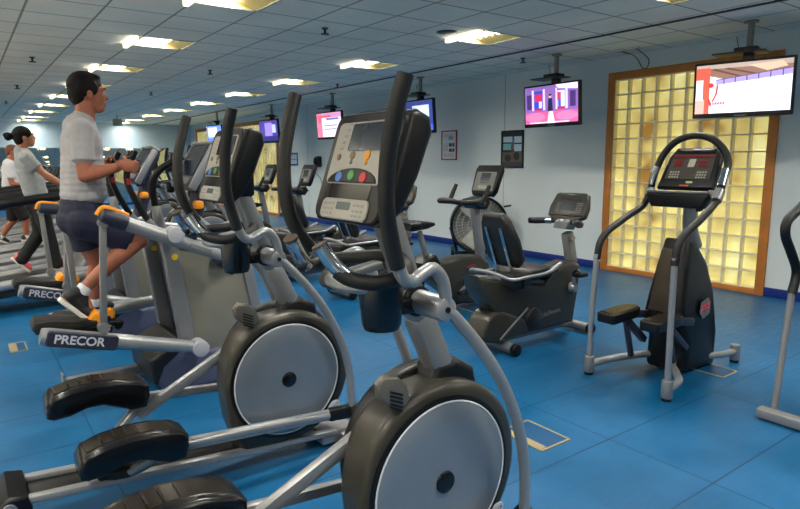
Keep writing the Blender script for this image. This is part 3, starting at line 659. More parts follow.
    q.tube([(1.20, .03, 1.30), (1.15, .14, 1.285), (1.06, .215, 1.275), (.985, .20, 1.265), (.93, .15, 1.275), (.90, .12, 1.30)], .024, 12, 5); fh = q.out('fixed_handlebar', RUBBER, t)
    for s in (-1, 1):
        q = B(); q.tube([(.93, s*.14, 1.278), (.89, s*.115, 1.32), (.855, s*.10, 1.38)], .0245, 14, 4); q.out('pulse_plate', CHROME, fh)
        q = B(); q.tube([(.857, s*.1, 1.376), (.853, s*.0985, 1.384)], .0252, 14, 3); q.out('end_cap', mat('tan_cap', (84, 70, 52), .5), fh)
    q = B(); q.tube([(1.19, -.06, 1.27), (1.08, -.12, 1.235), (1.0, -.1, 1.23), (.97, 0, 1.23), (1.0, .1, 1.23), (1.08, .12, 1.235), (1.19, .06, 1.27)], .02, 12, 4); q.out('handle_hoop', SILVER2, fh)
    # bottle holder
    q = B(); q.lathe(Matrix.Translation((1.075, -.10, 1.085)), [(0, 0), (.058, 0), (.066, .02), (.076, .16), (.072, .16), (.06, .02), (0, .015)], 28); q.box((1.18, -.06, 1.14), (.08, .08, .05)); q.out('bottle_holder', GLOSSB, t)
    # console
    M = face_m((1.06, 0, 1.61), 19)
    q = B(); side = [(-.185, 0), (.185, 0), (.2, -.03), (.195, -.085), (.15, -.11), (0, -.10), (-.12, -.075), (-.185, -.035)]
    def slab_uv(q, wid, pts, b): # profile in (v, n) extruded along u
        Mx = M @ Matrix(((0, 0, 1, 0), (1, 0, 0, 0), (0, 1, 0, 0), (0, 0, 0, 1)))
        return q.prism(pts, -wid, wid, b, 3, Mx)
    slab_uv(q, .205, side, .03); q.rrect(M, 0, 0, .40, .375, .045, -.02, .012, .006)
    cs = q.out('console', BLACK, t)
    q = B(); q.bar(M @ V((0, .02, -.10)), (1.16, 0, 1.45), .12, .1, .02); q.out('console_neck', BLACK, cs)
    q = B(); q.rrect(M, 0, .045, .33, .215, .02, .008, .016, .002); q.out('control_panel', BEIGEP, cs)
    q = B(); q.rrect(M, .04, .098, .22, .095, .006, .012, .019, .001); q.out('display', LCD, cs)
    q = B(); q.rrect(M, 0, -.085, .25, .06, .01, .008, .0145, .001); q.out('shelf_slot', GLOSSB, cs)
    q = B(); q.rrect(M, 0, -.147, .285, .07, .022, .008, .02, .004); kp = q.out('keypad', BEIGEP, cs)
    q = B(); q.rrect(M, 0, -.137, .085, .026, .004, .018, .0215, .001); q.out('clock_display', LCDG, kp)
    for us in ((-.12, -.095, -.07), (.07, .095, .12)):
        q = B()
        for u in us:
            for v in (-.132, -.15, -.166): q.rrect(M, u*.95, v, .017, .009, .003, .018, .0216, .001)
        q.out('key_block', mat('grey_key', (150, 148, 142), .5), kp)
    q = B(); q.prism([(.15*math.cos(math.radians(a)), -.058+.05*math.sin(math.radians(a))) for a in range(0, 181, 15)], .012, .02, .003, 1, M); ar = q.out('key_arch', BLACK, cs)
    for u, v, m in ((-.075, -.04, BLUEK), (0, -.034, GREENK), (.075, -.04, REDK)): q = B(); q.disc(M, u, v, .02, .018, .018, .024, 16); q.out('round_key', m, ar)
    for u, v, m, r in ((.06, .035, ORK, .018), (-.03, .035, mat('brown_key', (130, 110, 80), .5), .015), (-.115, .03, mat('brown_key', (130, 110, 80), .5), .012), (.06, .012, ORK, .009), (-.03, .012, GREY, .008)):
        q = B(); q.disc(M, u, v, r, r, .014, .02, 16); q.out('key', m, cs)
    q = B()
    for k in range(5): q.rrect(M, -.115+.006*k, .06+.022*k, .02, .008, .003, .014, .018, .001)
    q.out('key_column', mat('grey_key', (150, 148, 142), .5), cs)
    text('MATRIX', .022, M @ Matrix.Translation((0, -.058, .0125)), mat('pale_lettering', (190, 190, 186), .5), cs, off=O)
    q = B(); q.rrect(M, 0, .187, .2, .02, .008, -.06, .0, .004); q.out('top_strip', GLOSSB, cs)
    return t
elliptical((1.32, 1.69, 0), 'nearest elliptical trainer, its flywheel cut by the lower edge of the photo')
e2 = elliptical((1.32, 2.98, 0), 'second elliptical trainer, whole silver flywheel in view left of the nearest one')
# ------------------------------------------------------------------ motion trainers with lettered arms
def motion_trainer(loc, label, near_up=True):
    X0 = 1.3; O = (X0, 0, 0)
    t = thing('motion_trainer', label, 'cross trainer', loc, 'motion trainers with lettered silver arms')
    B = lambda: MB(O)
    for s in (-1, 1):
        y0, y1 = (-.29, -.25) if s < 0 else (.25, .29)
        q = B(); q.prism([(1.12, 1.10), (1.60, .95), (1.73, .30), (1.22, .25)], y0+.005, y1-.005, .006); sp = q.out('side_panel', OLIVE, t)
        q = B(); q.prism([(1.045, 1.12), (1.155, 1.14), (1.265, .25), (1.15, .25)], y0-.012, y1+.012, .015, 3); q.prism([(1.59, .97), (1.68, .93), (1.80, .25), (1.72, .25)], y0-.012, y1+.012, .015, 3); q.prism([(1.1, 1.06), (1.1, 1.14), (1.66, .98), (1.66, .9)], y0-.01, y1+.01, .02, 3); q.out('upright', SILVER, sp)
        q = B(); q.disc(frame_m((1.135, y0-.012, .985), (1, 0, 0), (0, 0, 1)), 0, 0, .022, .022, 0, .004); q.out('badge', YELLOW, sp)
    q = B(); q.prism([(1.14, 1.05), (1.6, .9), (1.72, .3), (1.24, .3)], -.25, .25, .02); q.out('core_cover', NAVY, t)
    q = B(); q.prism([(.93, .28), (1.13, .39), (1.30, .29), (1.80, .29), (1.86, .2), (1.86, .03), (1.02, .03), (.95, .12)], -.31, .31, .03, 3); q.out('base_cover', mat('lavender_grey_plastic', (84, 88, 112), .45), t)
    q = B(); q.prism([(.925, .285), (1.13, .395), (1.2, .36), (1.02, .22), (.97, .1), (.94, .12)], -.315, .315, .02, 3); q.out('toe_guard', DGREY, t)
    q = B(); q.bar((.47, .27, .06), (1.15, .27, .06), .075, .07, .015); q.bar((.47, .27, .06), (.5, -.02, .06), .05, .05, .015); bs = q.out('stabilizer', SILVER, t)
    q = B(); q.box((.455, .27, .07), (.012, .09, .13), b=.004); q.out('end_plate', POLE, bs)
    q = B(); q.bar((.64, .228, .068), (.74, .228, .068), .006, .03, 0); q.bar((1.0, .228, .068), (1.03, .228, .068), .006, .02, 0); q.out('warning_sticker', YELLOW, bs)
    for s in (-1, 1):
        y = s*.42
        capx, capz, ex, ez = (.665, 1.315, 1.41, .985) if s < 0 else (.55, 1.21, 1.42, 1.10)
        hx, hz = 1.108, 1.155
        d = V((ex-capx, 0, ez-capz)).normalized()
        P0 = V((capx, y, capz)); P1 = V((ex, y, ez))
        q = B(); a = P0+d*.16
        q.tube([a, P0.lerp(P1, .5), P1-d*.02, P1], [.046, .047, .038, .02], 16, 5); ua = q.out('upper_arm', SILVER2, t)
        q = B(); q.tube([P0+d*.006, P0+d*.02, P0+d*.06, P0+d*.17], [.03, .048, .054, .052], 16, 4); q.out('end_sleeve', NAVY, ua)
        n_ = V((d.z*-1, 0, d.x))
        if n_.z < 0: n_ = -n_
        q = B(); q.tube([P0-d*.006-n_*.01, P0+n_*.038+d*.006, P0+n_*.054+d*.045, P0+n_*.052+d*.165], [.016, .018, .018, .014], 10, 4); q.out('bumper', ORANGE, ua)
        q = B(); q.cyl((hx, y-.06, hz), (hx, y+.06, hz), .054, n=28, b=.006); q.cyl((hx, y, hz), (hx, s*.27, hz), .032); q.out('arm_hub', HUBC, ua)
        q = B(); c = P1-d*.14; q.bar(c-d*.09+V((0, s*.04, 0)), c+d*.06+V((0, s*.04, 0)), .012, .035, .004); q.out('arm_slot', GREY, ua)
        # link and pedal beam
        if s < 0: l0, l1 = (.685, y, 1.26), (.64, y, .60); b0, b1 = V((.30, y, .602)), V((1.227, y, .358))
        else: l0, l1 = (.575, y, 1.17), (.61, y, .60); b0, b1 = V((.42, y, .50)), V((1.2, y, .545))
        q = B(); q.bar(l0, l1, .035, .042, .01); q.cyl((l1[0], y-.03, l1[2]), (l1[0], y+.03, l1[2]), .035); q.cyl((l0[0], y-.03, l0[2]), (l0[0], y+.03, l0[2]), .03); q.out('link_bar', SILVER, t)
        dd = (b1-b0).normalized()
        q = B(); q.tube([b0, b0+dd*.04, b0.lerp(b1, .5), b1], [.036, .056, .052, .042], 16, 5); pb = q.out('pedal_beam', SILVER2, t)
        q = B(); q.cyl((b1.x, y-.06, b1.z), (b1.x, y+.06, b1.z), .056, n=28, b=.006); q.cyl((b1.x, y, b1.z), (b1.x, s*.28, b1.z), .03); q.out('beam_hub', HUBC, pb)
        Mb = frame_m(b0+dd*.22+V((0, -.0595, 0)), dd, V((0, 0, 1))) if s < 0 else frame_m(b0+dd*.22+V((0, .0595, 0)), -dd, V((0, 0, 1)))
        q = B(); q.rrect(Mb, 0, 0, .40, .095, .02, -.035, .0, .006); lb = q.out('label_sleeve', NAVY, pb)
        text('PRECOR', .075, Mb @ Matrix.Translation((-.02, 0, .001)), mat('silver_lettering', (196, 200, 208), .4), lb, off=O, sx=1.0, bold=.022)
        # pedal
        py = s*.24; pz = .60 if s < 0 else .505; px = .26 if s < 0 else .42
        q = B(); q.prism([(px, pz+.03), (px+.02, pz+.075), (px+.1, pz+.075), (px+.36, pz+.03), (px+.37, pz-.01), (px+.2, pz-.015), (px+.02, pz-.01)], py-.1, py+.1, .015, 3); pd = q.out('pedal', DGREY, pb)
        q = B(); q.prism([(px+.31, pz+.03), (px+.34, pz+.075), (px+.37, pz+.085), (px+.395, pz+.05), (px+.39, pz+.0), (px+.31, pz+.0)], py-.09, py+.09, .015, 3); q.out('toe_cup', ORANGE, pd)
        q = B(); q.bar((px+.2, py, pz-.02), (b0.x+.3, y, b0.z+dd.z*.3-.03), .05, .03); q.cyl((px+.22, py-.02, pz-.07), (px+.22, py+.02, pz-.07), .035); q.cyl((px+.42, py-.02, pz-.07), (px+.42, py+.02, pz-.07), .03); q.bar((px+.15, py, pz-.045), (px+.46, py, pz-.055), .05, .03); q.out('pedal_carriage', BLACK, pd)
    # moving handles + fixed handles
    for s in (-1, 1):
        y = s*.25
        q = B(); q.tube([(1.13, y, 1.05), (1.06, y, 1.14), (.985, y, 1.245)], .026, 12, 4); hb = q.out('handle_base', SILVER, t)
        q = B(); q.tube([(1.0, y, 1.225), (.93, y, 1.36), (.88, y, 1.50), (.892, y, 1.60), (.94, y, 1.70)], .021, 12, 5); q.out('handle_grip', BLACK, hb)
        q = B(); q.tube([(.886, y, 1.485), (.882, y, 1.50), (.881, y, 1.525)], .0222, 12, 3); q.out('red_band', mat('dark_red_band', (150, 30, 40), .5), hb)
    q = B(); q.tube([(1.22, .22, 1.02), (1.18, .24, 1.2), (1.17, .25, 1.30)], [.05, .04, .03], 12, 4); fb = q.out('fixed_handle_base', SILVER2, t)
    q = B(); q.tube([(1.17, .25, 1.28), (1.155, .25, 1.40), (1.17, .25, 1.51), (1.24, .24, 1.59), (1.38, .2, 1.67)], .027, 12, 5); q.out('fixed_handle', BLACK, fb)
    # console
    M = face_m((1.375, 0, 1.61), 30)
    q = B(); q.rrect(M, 0, 0, .43, .36, .05, -.09, .0, .02); cs = q.out('console', NAVY, t)
    q = B()
    for s in (-1, 1): q.bar(M @ V((s*.215, -.185, -.025)), M @ V((s*.215, .165, -.025)), .03, .06, .014)
    q.rrect(M, 0, .178, .43, .025, .01, -.075, .008, .006); q.out('silver_rim', SILVER2, cs)
    q = B(); q.rrect(M, 0, .03, .36, .24, .02, -.002, .006, .002); q.out('display', LCD, cs)
    q = B(); q.rrect(M, 0, -.13, .3, .05, .015, -.002, .008, .002); q.out('keypad', GREY, cs)
    q = B(); q.tube([(1.30, 0, 1.0), (1.38, 0, 1.25), (1.45, 0, 1.5)], .06, 14, 4); q.out('console_mast', NAVY, t)
    for s in (-1, 1): q = B(); q.box((1.38, s*.1, 1.32), (.07, .08, .06), b=.02); q.out('mast_accent', ORANGE, t)
    q = B(); q.tube([(1.42, -.34, .96), (1.5, -.28, .9), (1.55, -.25, .84)], .05, 12, 4); q.out('arm_elbow', NAVY, t)
    return t
a1 = motion_trainer((1.3, 4.5, 0), 'silver motion trainer with lettered arm that the man in the grey tee is using')
copy_thing(a1, (1.3, 6.1, 0), 'silver motion trainer behind the one the man in the grey tee is using')
# ------------------------------------------------------------------ treadmills
def treadmill(loc, label):
    t = thing('treadmill', label, 'treadmill', loc, 'treadmills in the row beyond the cross trainers')
    zr = lambda x: .22+(x+.9)*.105
    q = MB(); q.bar((-1.05, 0, zr(-1.05)), (1.0, 0, zr(1.0)), .5, .03); q.out('belt', BLACK, t)
    for s in (-1, 1):
        q = MB(); q.tube([(-1.1, s*.34, zr(-1.1)), (0, s*.34, zr(0)), (1.05, s*.34, zr(1.05))], .055, 12, 3); q.out('side_rail', SILVER2, t)
    q = MB(); q.bar((-1.05, 0, zr(-1.05)-.08), (1.0, 0, zr(1.0)-.1), .66, .09); q.out('deck_frame', DGREY, t)
    q = MB(); q.cyl((-1.1, -.3, zr(-1.1)-.02), (-1.1, .3, zr(-1.1)-.02), .05); q.out('rear_roller', BLACK, t)
    q = MB(); q.prism([(.7, zr(.7)-.08), (.85, zr(.8)+.14), (1.2, .62), (1.42, .5), (1.5, .2), (1.45, .1), (.8, .1)], -.36, .36, .05, 4); q.out('motor_hood', GREY, t)
    for s in (-1, 1):
        for x in (-1.0, 1.2): q = MB(); q.cyl((x, s*.3, 0), (x, s*.3, .22), .035); q.out('foot', BLACK, t)
        q = MB(); q.tube([(1.2, s*.38, .25), (1.1, s*.40, .8), (1.0, s*.42, 1.25)], .045, 12, 4); q.out('upright', SILVER, t)
        q = MB(); q.tube([(1.1, s*.41, 1.29), (.7, s*.43, 1.27), (.15, s*.44, 1.20), (-.05, s*.44, 1.12)], [.05, .05, .048, .04], 12, 5); q.out('handrail', BLACK, t)
    M = face_m((1.12, 0, 1.42), 28)
    q = MB(); q.rrect(M, 0, 0, .62, .34, .05, -.08, 0, .02); cs = q.out('console', DGREY, t)
    q = MB(); q.rrect(M, 0, .04, .34, .18, .02, -.001, .006, .002); q.out('display', LCD, cs)
    q = MB(); q.rrect(M, 0, -.11, .5, .06, .02, -.001, .008, .002); q.out('keypad', BEIGEP, cs)
    q = MB(); q.tube([(1.1, -.42, 1.27), (1.08, -.2, 1.25), (1.08, .2, 1.25), (1.1, .42, 1.27)], .045, 12, 4); q.out('cross_bar', BLACK, t)
    q = MB(); q.tube([(1.0, -.2, 1.27), (.9, -.16, 1.33), (.9, .16, 1.33), (1.0, .2, 1.27)], .02, 10, 4); q.out('pulse_bar', CHROME, t)
    return t
tlab = ['treadmill the woman in the grey tee and black pants walks on, nearest of the row', 'treadmill right behind the one the woman in black pants walks on', 'empty treadmill, third of the row beyond the cross trainers',
        'treadmill the man in the white tee at the far left walks on', 'treadmill behind the one the man in the white tee walks on', 'empty treadmill, sixth of the row, towards the mirror', 'empty treadmill, seventh of the row, towards the mirror', 'farthest empty treadmill of the row, closest to the mirror']
tm0 = treadmill((.2, 7.95, 0), tlab[0])
for k in range(1, 8): copy_thing(tm0, (.2, 7.95+1.1*k, 0), tlab[k])
for (x_, y_, l_) in ((3.10, 9.45, 'elliptical trainer behind the motion trainers, nearest of four far down the room'), (3.25, 11.2, 'elliptical trainer behind the motion trainers, second of four far down the room'),
                     (3.35, 12.8, 'elliptical trainer behind the motion trainers, third of four far down the room'), (3.45, 14.4, 'elliptical trainer behind the motion trainers, farthest of four far down the room')):
    copy_thing(e2, (x_, y_, 0), l_)
# ------------------------------------------------------------------ recumbent bikes
def recumbent(label):
    O = (4.2, 3.6, 0); Y = 3.6
    t = thing('recumbent_bike', label, 'exercise bike', O, 'recumbent exercise bikes')
    B = lambda: MB(O)
    yn, yf = 3.46, 3.68
    q = B(); q.prism(prof([(479, 277), (481, 290), (486, 301), (494, 309), (500, 322), (508, 340), (574, 322), (580, 285), (581, 264), (573, 261.5), (562, 266), (552, 275), (546, 284), (520, 283)], yn), yn, yf, .04, 4); bd = q.out('body_shroud', SHROUD, t)
    q = B(); q.prism(prof([(503, 311), (493, 313), (486, 322), (482.5, 338), (486, 343), (497, 344), (514, 338), (530, 330), (524, 318)], yn), yn-.015, yf+.0, .035, 4); q.out('rear_fender', SHROUD, bd)
    cx, cz = at(533, 319, yn)
    q = B(); q.lathe(frame_m((cx, yn-.005, cz), (1, 0, 0), (0, 0, 1)), [(0, .02), (.085, .02), (.10, .008), (.105, -.01)], 32); q.out('side_disc', DGREY, bd)
    q = B(); a = at3(500, 340, yn-.04); b_ = at3(528, 308, yn-.01); q.bar(a, b_, .012, .02, .004); q.out('fender_stripe', SILVER, bd)
    Mt = frame_m(at3(551, 312.5, yn-.004), (1, 0, .1), (0, 0, 1)); text('LifeFitness', .062, Mt, mat('faint_lettering', (130, 128, 120), .45), bd, off=O)
    q = B(); q.bar(at3(479, 279, yn+.1), at3(546, 283, yn+.1), .14, .06, .015); q.out('seat_rail', GREY, t)
    # seat carriage
    q = B(); c = at3(516, 279, yn-.02); q.box(c, (.24, .16, .12), b=.02); c2 = at3(510, 276, Y); q.box(c2+V((.05, 0, -.0)), (.36, .3, .07), b=.02); q.out('seat_carriage', DGREY, t)
    q = B(); q.lathe(Matrix.Translation(at3(520, 282, yn-.06)), [(0, -.05), (.045, -.05), (.055, .05), (.05, .05), (.04, -.03), (0, -.035)], 20); q.out('cup_holder', BLACK, t)
    q = B(); q.prism([(3.78, .60), (3.76, .66), (3.82, .70), (4.10, .705), (4.2, .68), (4.2, .64), (4.1, .62)], Y-.2, Y+.2, .03, 3); q.out('seat', DGREY, t)
    bt = V((3.60, Y, 1.19)); bb = V((3.78, Y, .74)); v = (bt-bb).normalized()
    M = frame_m((bt+bb)/2, (0, -1, 0), v)
    q = B(); q.prism([(-.14, -.25), (.14, -.25), (.2, -.18), (.2, .0), (.16, .17), (.11, .245), (-.11, .245), (-.16, .17), (-.2, 0), (-.2, -.18)], -.02, .06, .03, 3, M); q.out('backrest', DGREY, t)
    for u in (-.085, .085):
        q = B(); q.bar(M @ V((u, .14, .07)), M @ V((u, -.36, .075)), .032, .025, .006); q.out('back_strut', CHROME, t)
    q = B(); pts = []
    q.tube([(4.10, 3.34, .715), (3.95, 3.33, .675), (3.72, 3.34, .665), (3.56, 3.36, .66), (3.48, 3.45, .70), (3.47, 3.6, .71), (3.48, 3.75, .70), (3.56, 3.84, .66), (3.72, 3.86, .64), (3.95, 3.87, .655), (4.10, 3.86, .715)], .0145, 10, 5); hl = q.out('seat_handles', SILVER2, t)
    for y in (3.34, 3.86): q = B(); q.tube([(4.02, y, .685), (4.10, y, .718), (4.14, y, .735)], .022, 10, 3); q.out('pulse_grip', SILVER, hl)
    # neck, console, handlebar
    q = B(); q.bar(at3(567, 232, Y), at3(571.5, 264, Y), .085, .1, .02); q.cyl(at3(573, 238, Y-.05), at3(573, 238, Y-.11), .022); q.out('console_post', POLE, t)
    M = face_m((4.54, Y, 1.195), 26, 4)
    q = B(); q.prism([(-.10, -.15), (.10, -.15), (.2, -.09), (.205, .0), (.17, .13), (.14, .145), (-.14, .145), (-.17, .13), (-.205, 0), (-.2, -.09)], -.06, .0, .015, 3, M); cs = q.out('console', SHROUD, t)
    q = B(); q.rrect(M, 0, .0, .14, .075, .008, -.002, .004, .001); q.out('display', LCD, cs)
    q = B(); q.rrect(M, 0, .085, .22, .03, .006, -.002, .004, .001); q.rrect(M, 0, -.085, .34, .016, .004, -.002, .012, .002); q.out('reading_ledge', BLACK, cs)
    q = B(); q.rrect(M, 0, .118, .07, .012, .004, -.002, .004, .001)
    q.out('logo_strip', GREY, cs)
    for us in ((-.12, -.1), (.1, .12, .14)):
        q = B()
        for u in us:
            for v_ in (-.05, -.03, -.01, .015, .035): q.rrect(M, u, v_, .013, .011, .003, -.002, .004, .001)
        q.out('key_block', GREY, cs)
    q = B(); q.prism([(4.42, 1.00), (4.44, 1.06), (4.56, 1.12), (4.60, 1.05), (4.55, .98)], Y-.075, Y+.075, .015, 2); cp = q.out('handle_console', GREY, cs)
    q = B(); q.box((4.475, Y, 1.075), (.05, .08, .012), Matrix.Rotation(-.45, 3, 'Y'), .003); q.out('small_display', LCDG, cp)
    for s in (-1, 1):
        q = B(); q.tube([(4.52, Y+s*.05, 1.06), (4.46, Y+s*.16, 1.06), (4.40, Y+s*.25, 1.055), (4.33, Y+s*.28, 1.06)], [.022, .028, .03, .028], 12, 5); hb = q.out('handlebar', RUBBER, t)
        q = B(); q.tube([(4.475, Y+s*.135, 1.06), (4.445, Y+s*.185, 1.06)], .031, 12, 3); q.out('pulse_band', CHROME, hb)
    # cranks and pedals
    for s in (-1, 1):
        c = V((4.44, Y+s*.16, .47)); e = c+V((-.03 if s < 0 else .03, 0, .13 if s < 0 else -.13))
        q = B(); q.lathe(frame_m(c+V((0, s*.02, 0)), (1, 0, 0), (0, 0, 1)) if s < 0 else frame_m(c+V((0, .02, 0)), (-1, 0, 0), (0, 0, 1)), [(0, .02), (.035, .02), (.05, -.01), (.05, -.03)], 24); q.bar(c+V((0, s*.025, 0)), e+V((0, s*.025, 0)), .02, .035, .006); cr = q.out('crank', SILVER2, t)
        q = B(); q.box(e+V((.02, s*.085, 0)), (.12, .1, .035), b=.01); q.tube([e+V((-.02, s*.04, .01)), e+V((-.02, s*.085, .05)), e+V((-.02, s*.13, .01))], .012, 8, 4); q.out('pedal', BLACK, cr)
    # base
    for x, y0, y1, nm in ((3.62, 3.33, 3.90, 'rear'), (4.66, 3.36, 3.84, 'front')):
        q = B(); q.cyl((x, y0+.03, .055), (x, y1-.03, .055), .045, n=20); st = q.out('stabilizer', SILVER, t)
        for yy, d in ((y0, 1), (y1, -1)): q = B(); q.cyl((x, yy, .053), (x, yy+d*.05, .053), .052, n=20, b=.01); q.out('end_cap', BLACK, st)
    q = B(); q.bar((3.62, Y, .08), (4.66, Y, .08), .06, .05, .01); q.out('base_tube', SILVER, t)
    return t
r1 = recumbent('dark recumbent exercise bike in full view, nearest to the stair climber')
copy_thing(r1, (4.2, 6.2, 0), 'recumbent exercise bike partly hidden behind the console and mast of the nearest elliptical trainer')
copy_thing(r1, (4.2, 7.5, 0), 'recumbent exercise bike whose backrest shows left of the nearest console')
# ------------------------------------------------------------------ upright bikes
def upright(label):
    O = (4.3, 4.9, 0); Y = 4.9
    t = thing('upright_bike', label, 'exercise bike', O, 'upright exercise bikes')
    B = lambda: MB(O)
    yn, yf = 4.78, 5.02
    q = B(); q.prism(prof([(425, 268), (432, 260), (441, 263), (452, 261), (463, 257.5), (482, 256), (490, 262), (494, 280), (490, 300), (470, 304), (455, 303), (449, 294), (440, 288), (430, 280)], yn), yn, yf, .035, 4); bd = q.out('body_shroud', SHROUD, t)
    q = B(); q.prism(prof([(422, 264), (436, 255), (441, 264), (430, 272), (424, 272)], yn), yn-.01, yf+.01, .015, 2); q.out('seat_post_base', BLACK, bd)
    q = B(); c = at3(433.5, 270, yn-.012); q.lathe(frame_m(c, (1, 0, 0), (0, 0, 1)), [(.02, .006), (.035, .008), (.04, .002)], 20); q.out('round_emblem', SILVER, bd)
    q = B(); q.rrect(frame_m(at3(471, 266, yn-.006), (1, 0, .12), (0, 0, 1)), 0, 0, .14, .022, .006, 0, .004, .001); q.out('red_mark', mat('red_mark', (150, 40, 44), .4), bd)
    q = B(); q.bar(at3(419, 231, Y), at3(428.5, 264, Y), .05, .06, .02); q.out('seat_post', SILVER, t)
    sx, sz = at(415, 226, Y)
    q = B(); q.prism([(sx-.17, sz-.02), (sx-.16, sz+.05), (sx-.05, sz+.06), (sx+.1, sz+.045), (sx+.19, sz+.03), (sx+.2, sz), (sx+.1, sz-.03), (sx-.1, sz-.045)], Y-.1, Y+.1, .035, 3); q.prism([(sx-.17, sz-.02), (sx-.16, sz+.045), (sx-.02, sz+.05), (sx, sz-.03)], Y-.15, Y+.15, .03, 3); q.out('saddle', BLACK, t)
    q = B(); q.bar(at3(474.5, 205, Y), at3(481, 260, Y), .085, .1, .025); q.out('console_post', SILVER, t)
    cx, cz = at(485, 180.5, Y)
    M = face_m((cx, Y, cz), 20)
    q = B(); q.prism([(-.15, -.17), (.15, -.17), (.185, -.12), (.20, .13), (.17, .185), (-.17, .185), (-.20, .13), (-.185, -.12)], -.07, 0, .016, 3, M); cs = q.out('console', BLACK, t)
    q = B(); q.rrect(M, 0, -.01, .31, .22, .012, -.002, .004, .001); q.out('control_panel', mat('dim_panel', (120, 120, 116), .45), cs)
    q = B(); q.rrect(M, 0, .03, .15, .115, .006, .002, .006, .001); q.out('display', LCD, cs)
    q = B(); q.rrect(M, 0, -.08, .16, .04, .006, .002, .007, .001); q.out('keypad', mat('pale_keypad', (160, 160, 154), .45), cs)
    hx, hz = at(476, 203, Y)
    q = B(); q.prism([(hx-.14, hz-.0), (hx-.1, hz+.05), (hx+.08, hz+.07), (hx+.12, hz), (hx+.06, hz-.07), (hx-.06, hz-.06)], Y-.12, Y+.12, .02, 3); q.out('handle_console', BLACK, t)
    for s in (-1, 1):
        q = B(); q.tube([(hx, Y+s*.1, hz+.01), (hx-.08, Y+s*.2, hz+.0), (hx-.24, Y+s*.26, hz+.03), (hx-.34, Y+s*.22, hz+.03), (hx-.32, Y+s*.16, hz+.03), (hx-.2, Y+s*.13, hz+.02)], .03, 12, 5); hb = q.out('handlebar', RUBBER, t)
        q = B(); q.tube([(hx-.16, Y+s*.25, hz+.02), (hx-.12, Y+s*.265, hz+.09), (hx-.06, Y+s*.265, hz+.2)], [.026, .025, .022], 12, 4); q.out('bar_end', RUBBER, hb)
        if s < 0: q = B(); q.tube([(hx-.1, Y+s*.265, hz+.12), (hx-.065, Y+s*.265, hz+.19)], .0215, 12, 3); q.out('pulse_band', CHROME, hb)
    for s in (-1, 1):
        c = V((4.36, Y+s*.14, .33)); e = c+V((-.14*s*-1, 0, -.1*s*-1))
        q = B(); q.cyl(c, c+V((0, s*.03, 0)), .045, b=.008); q.bar(c+V((0, s*.035, 0)), e+V((0, s*.035, 0)), .02, .035, .006); cr = q.out('crank', SILVER2, t)
        q = B(); q.box(e+V((0, s*.095, 0)), (.12, .1, .03), b=.01); q.out('pedal', BLACK, cr)
    for x, w in ((3.85, .5), (4.78, .46)):
        q = B(); q.cyl((x, Y-w/2, .05), (x, Y+w/2, .05), .04); st = q.out('stabilizer', SILVER, t)
        for s in (-1, 1): q = B(); q.cyl((x, Y+s*w/2, .05), (x, Y+s*(w/2-.05), .05), .048, b=.008); q.out('end_cap', BLACK, st)
    q = B(); q.bar((3.85, Y, .08), (4.78, Y, .08), .07, .06, .01); q.bar((4.1, Y, .08), (4.2, Y, .35), .07, .1, .01); q.out('base_tube', DGREY, t)
    return t
u1 = upright('upright exercise bike with saddle and tall console in front of the drum fan')
copy_thing(u1, (4.08, 8.8, 0), 'upright exercise bike whose console shows left of the wall telephone')
copy_thing(u1, (4.0, 10.1, 0), 'farthest upright exercise bike, in front of the far glass block panel')
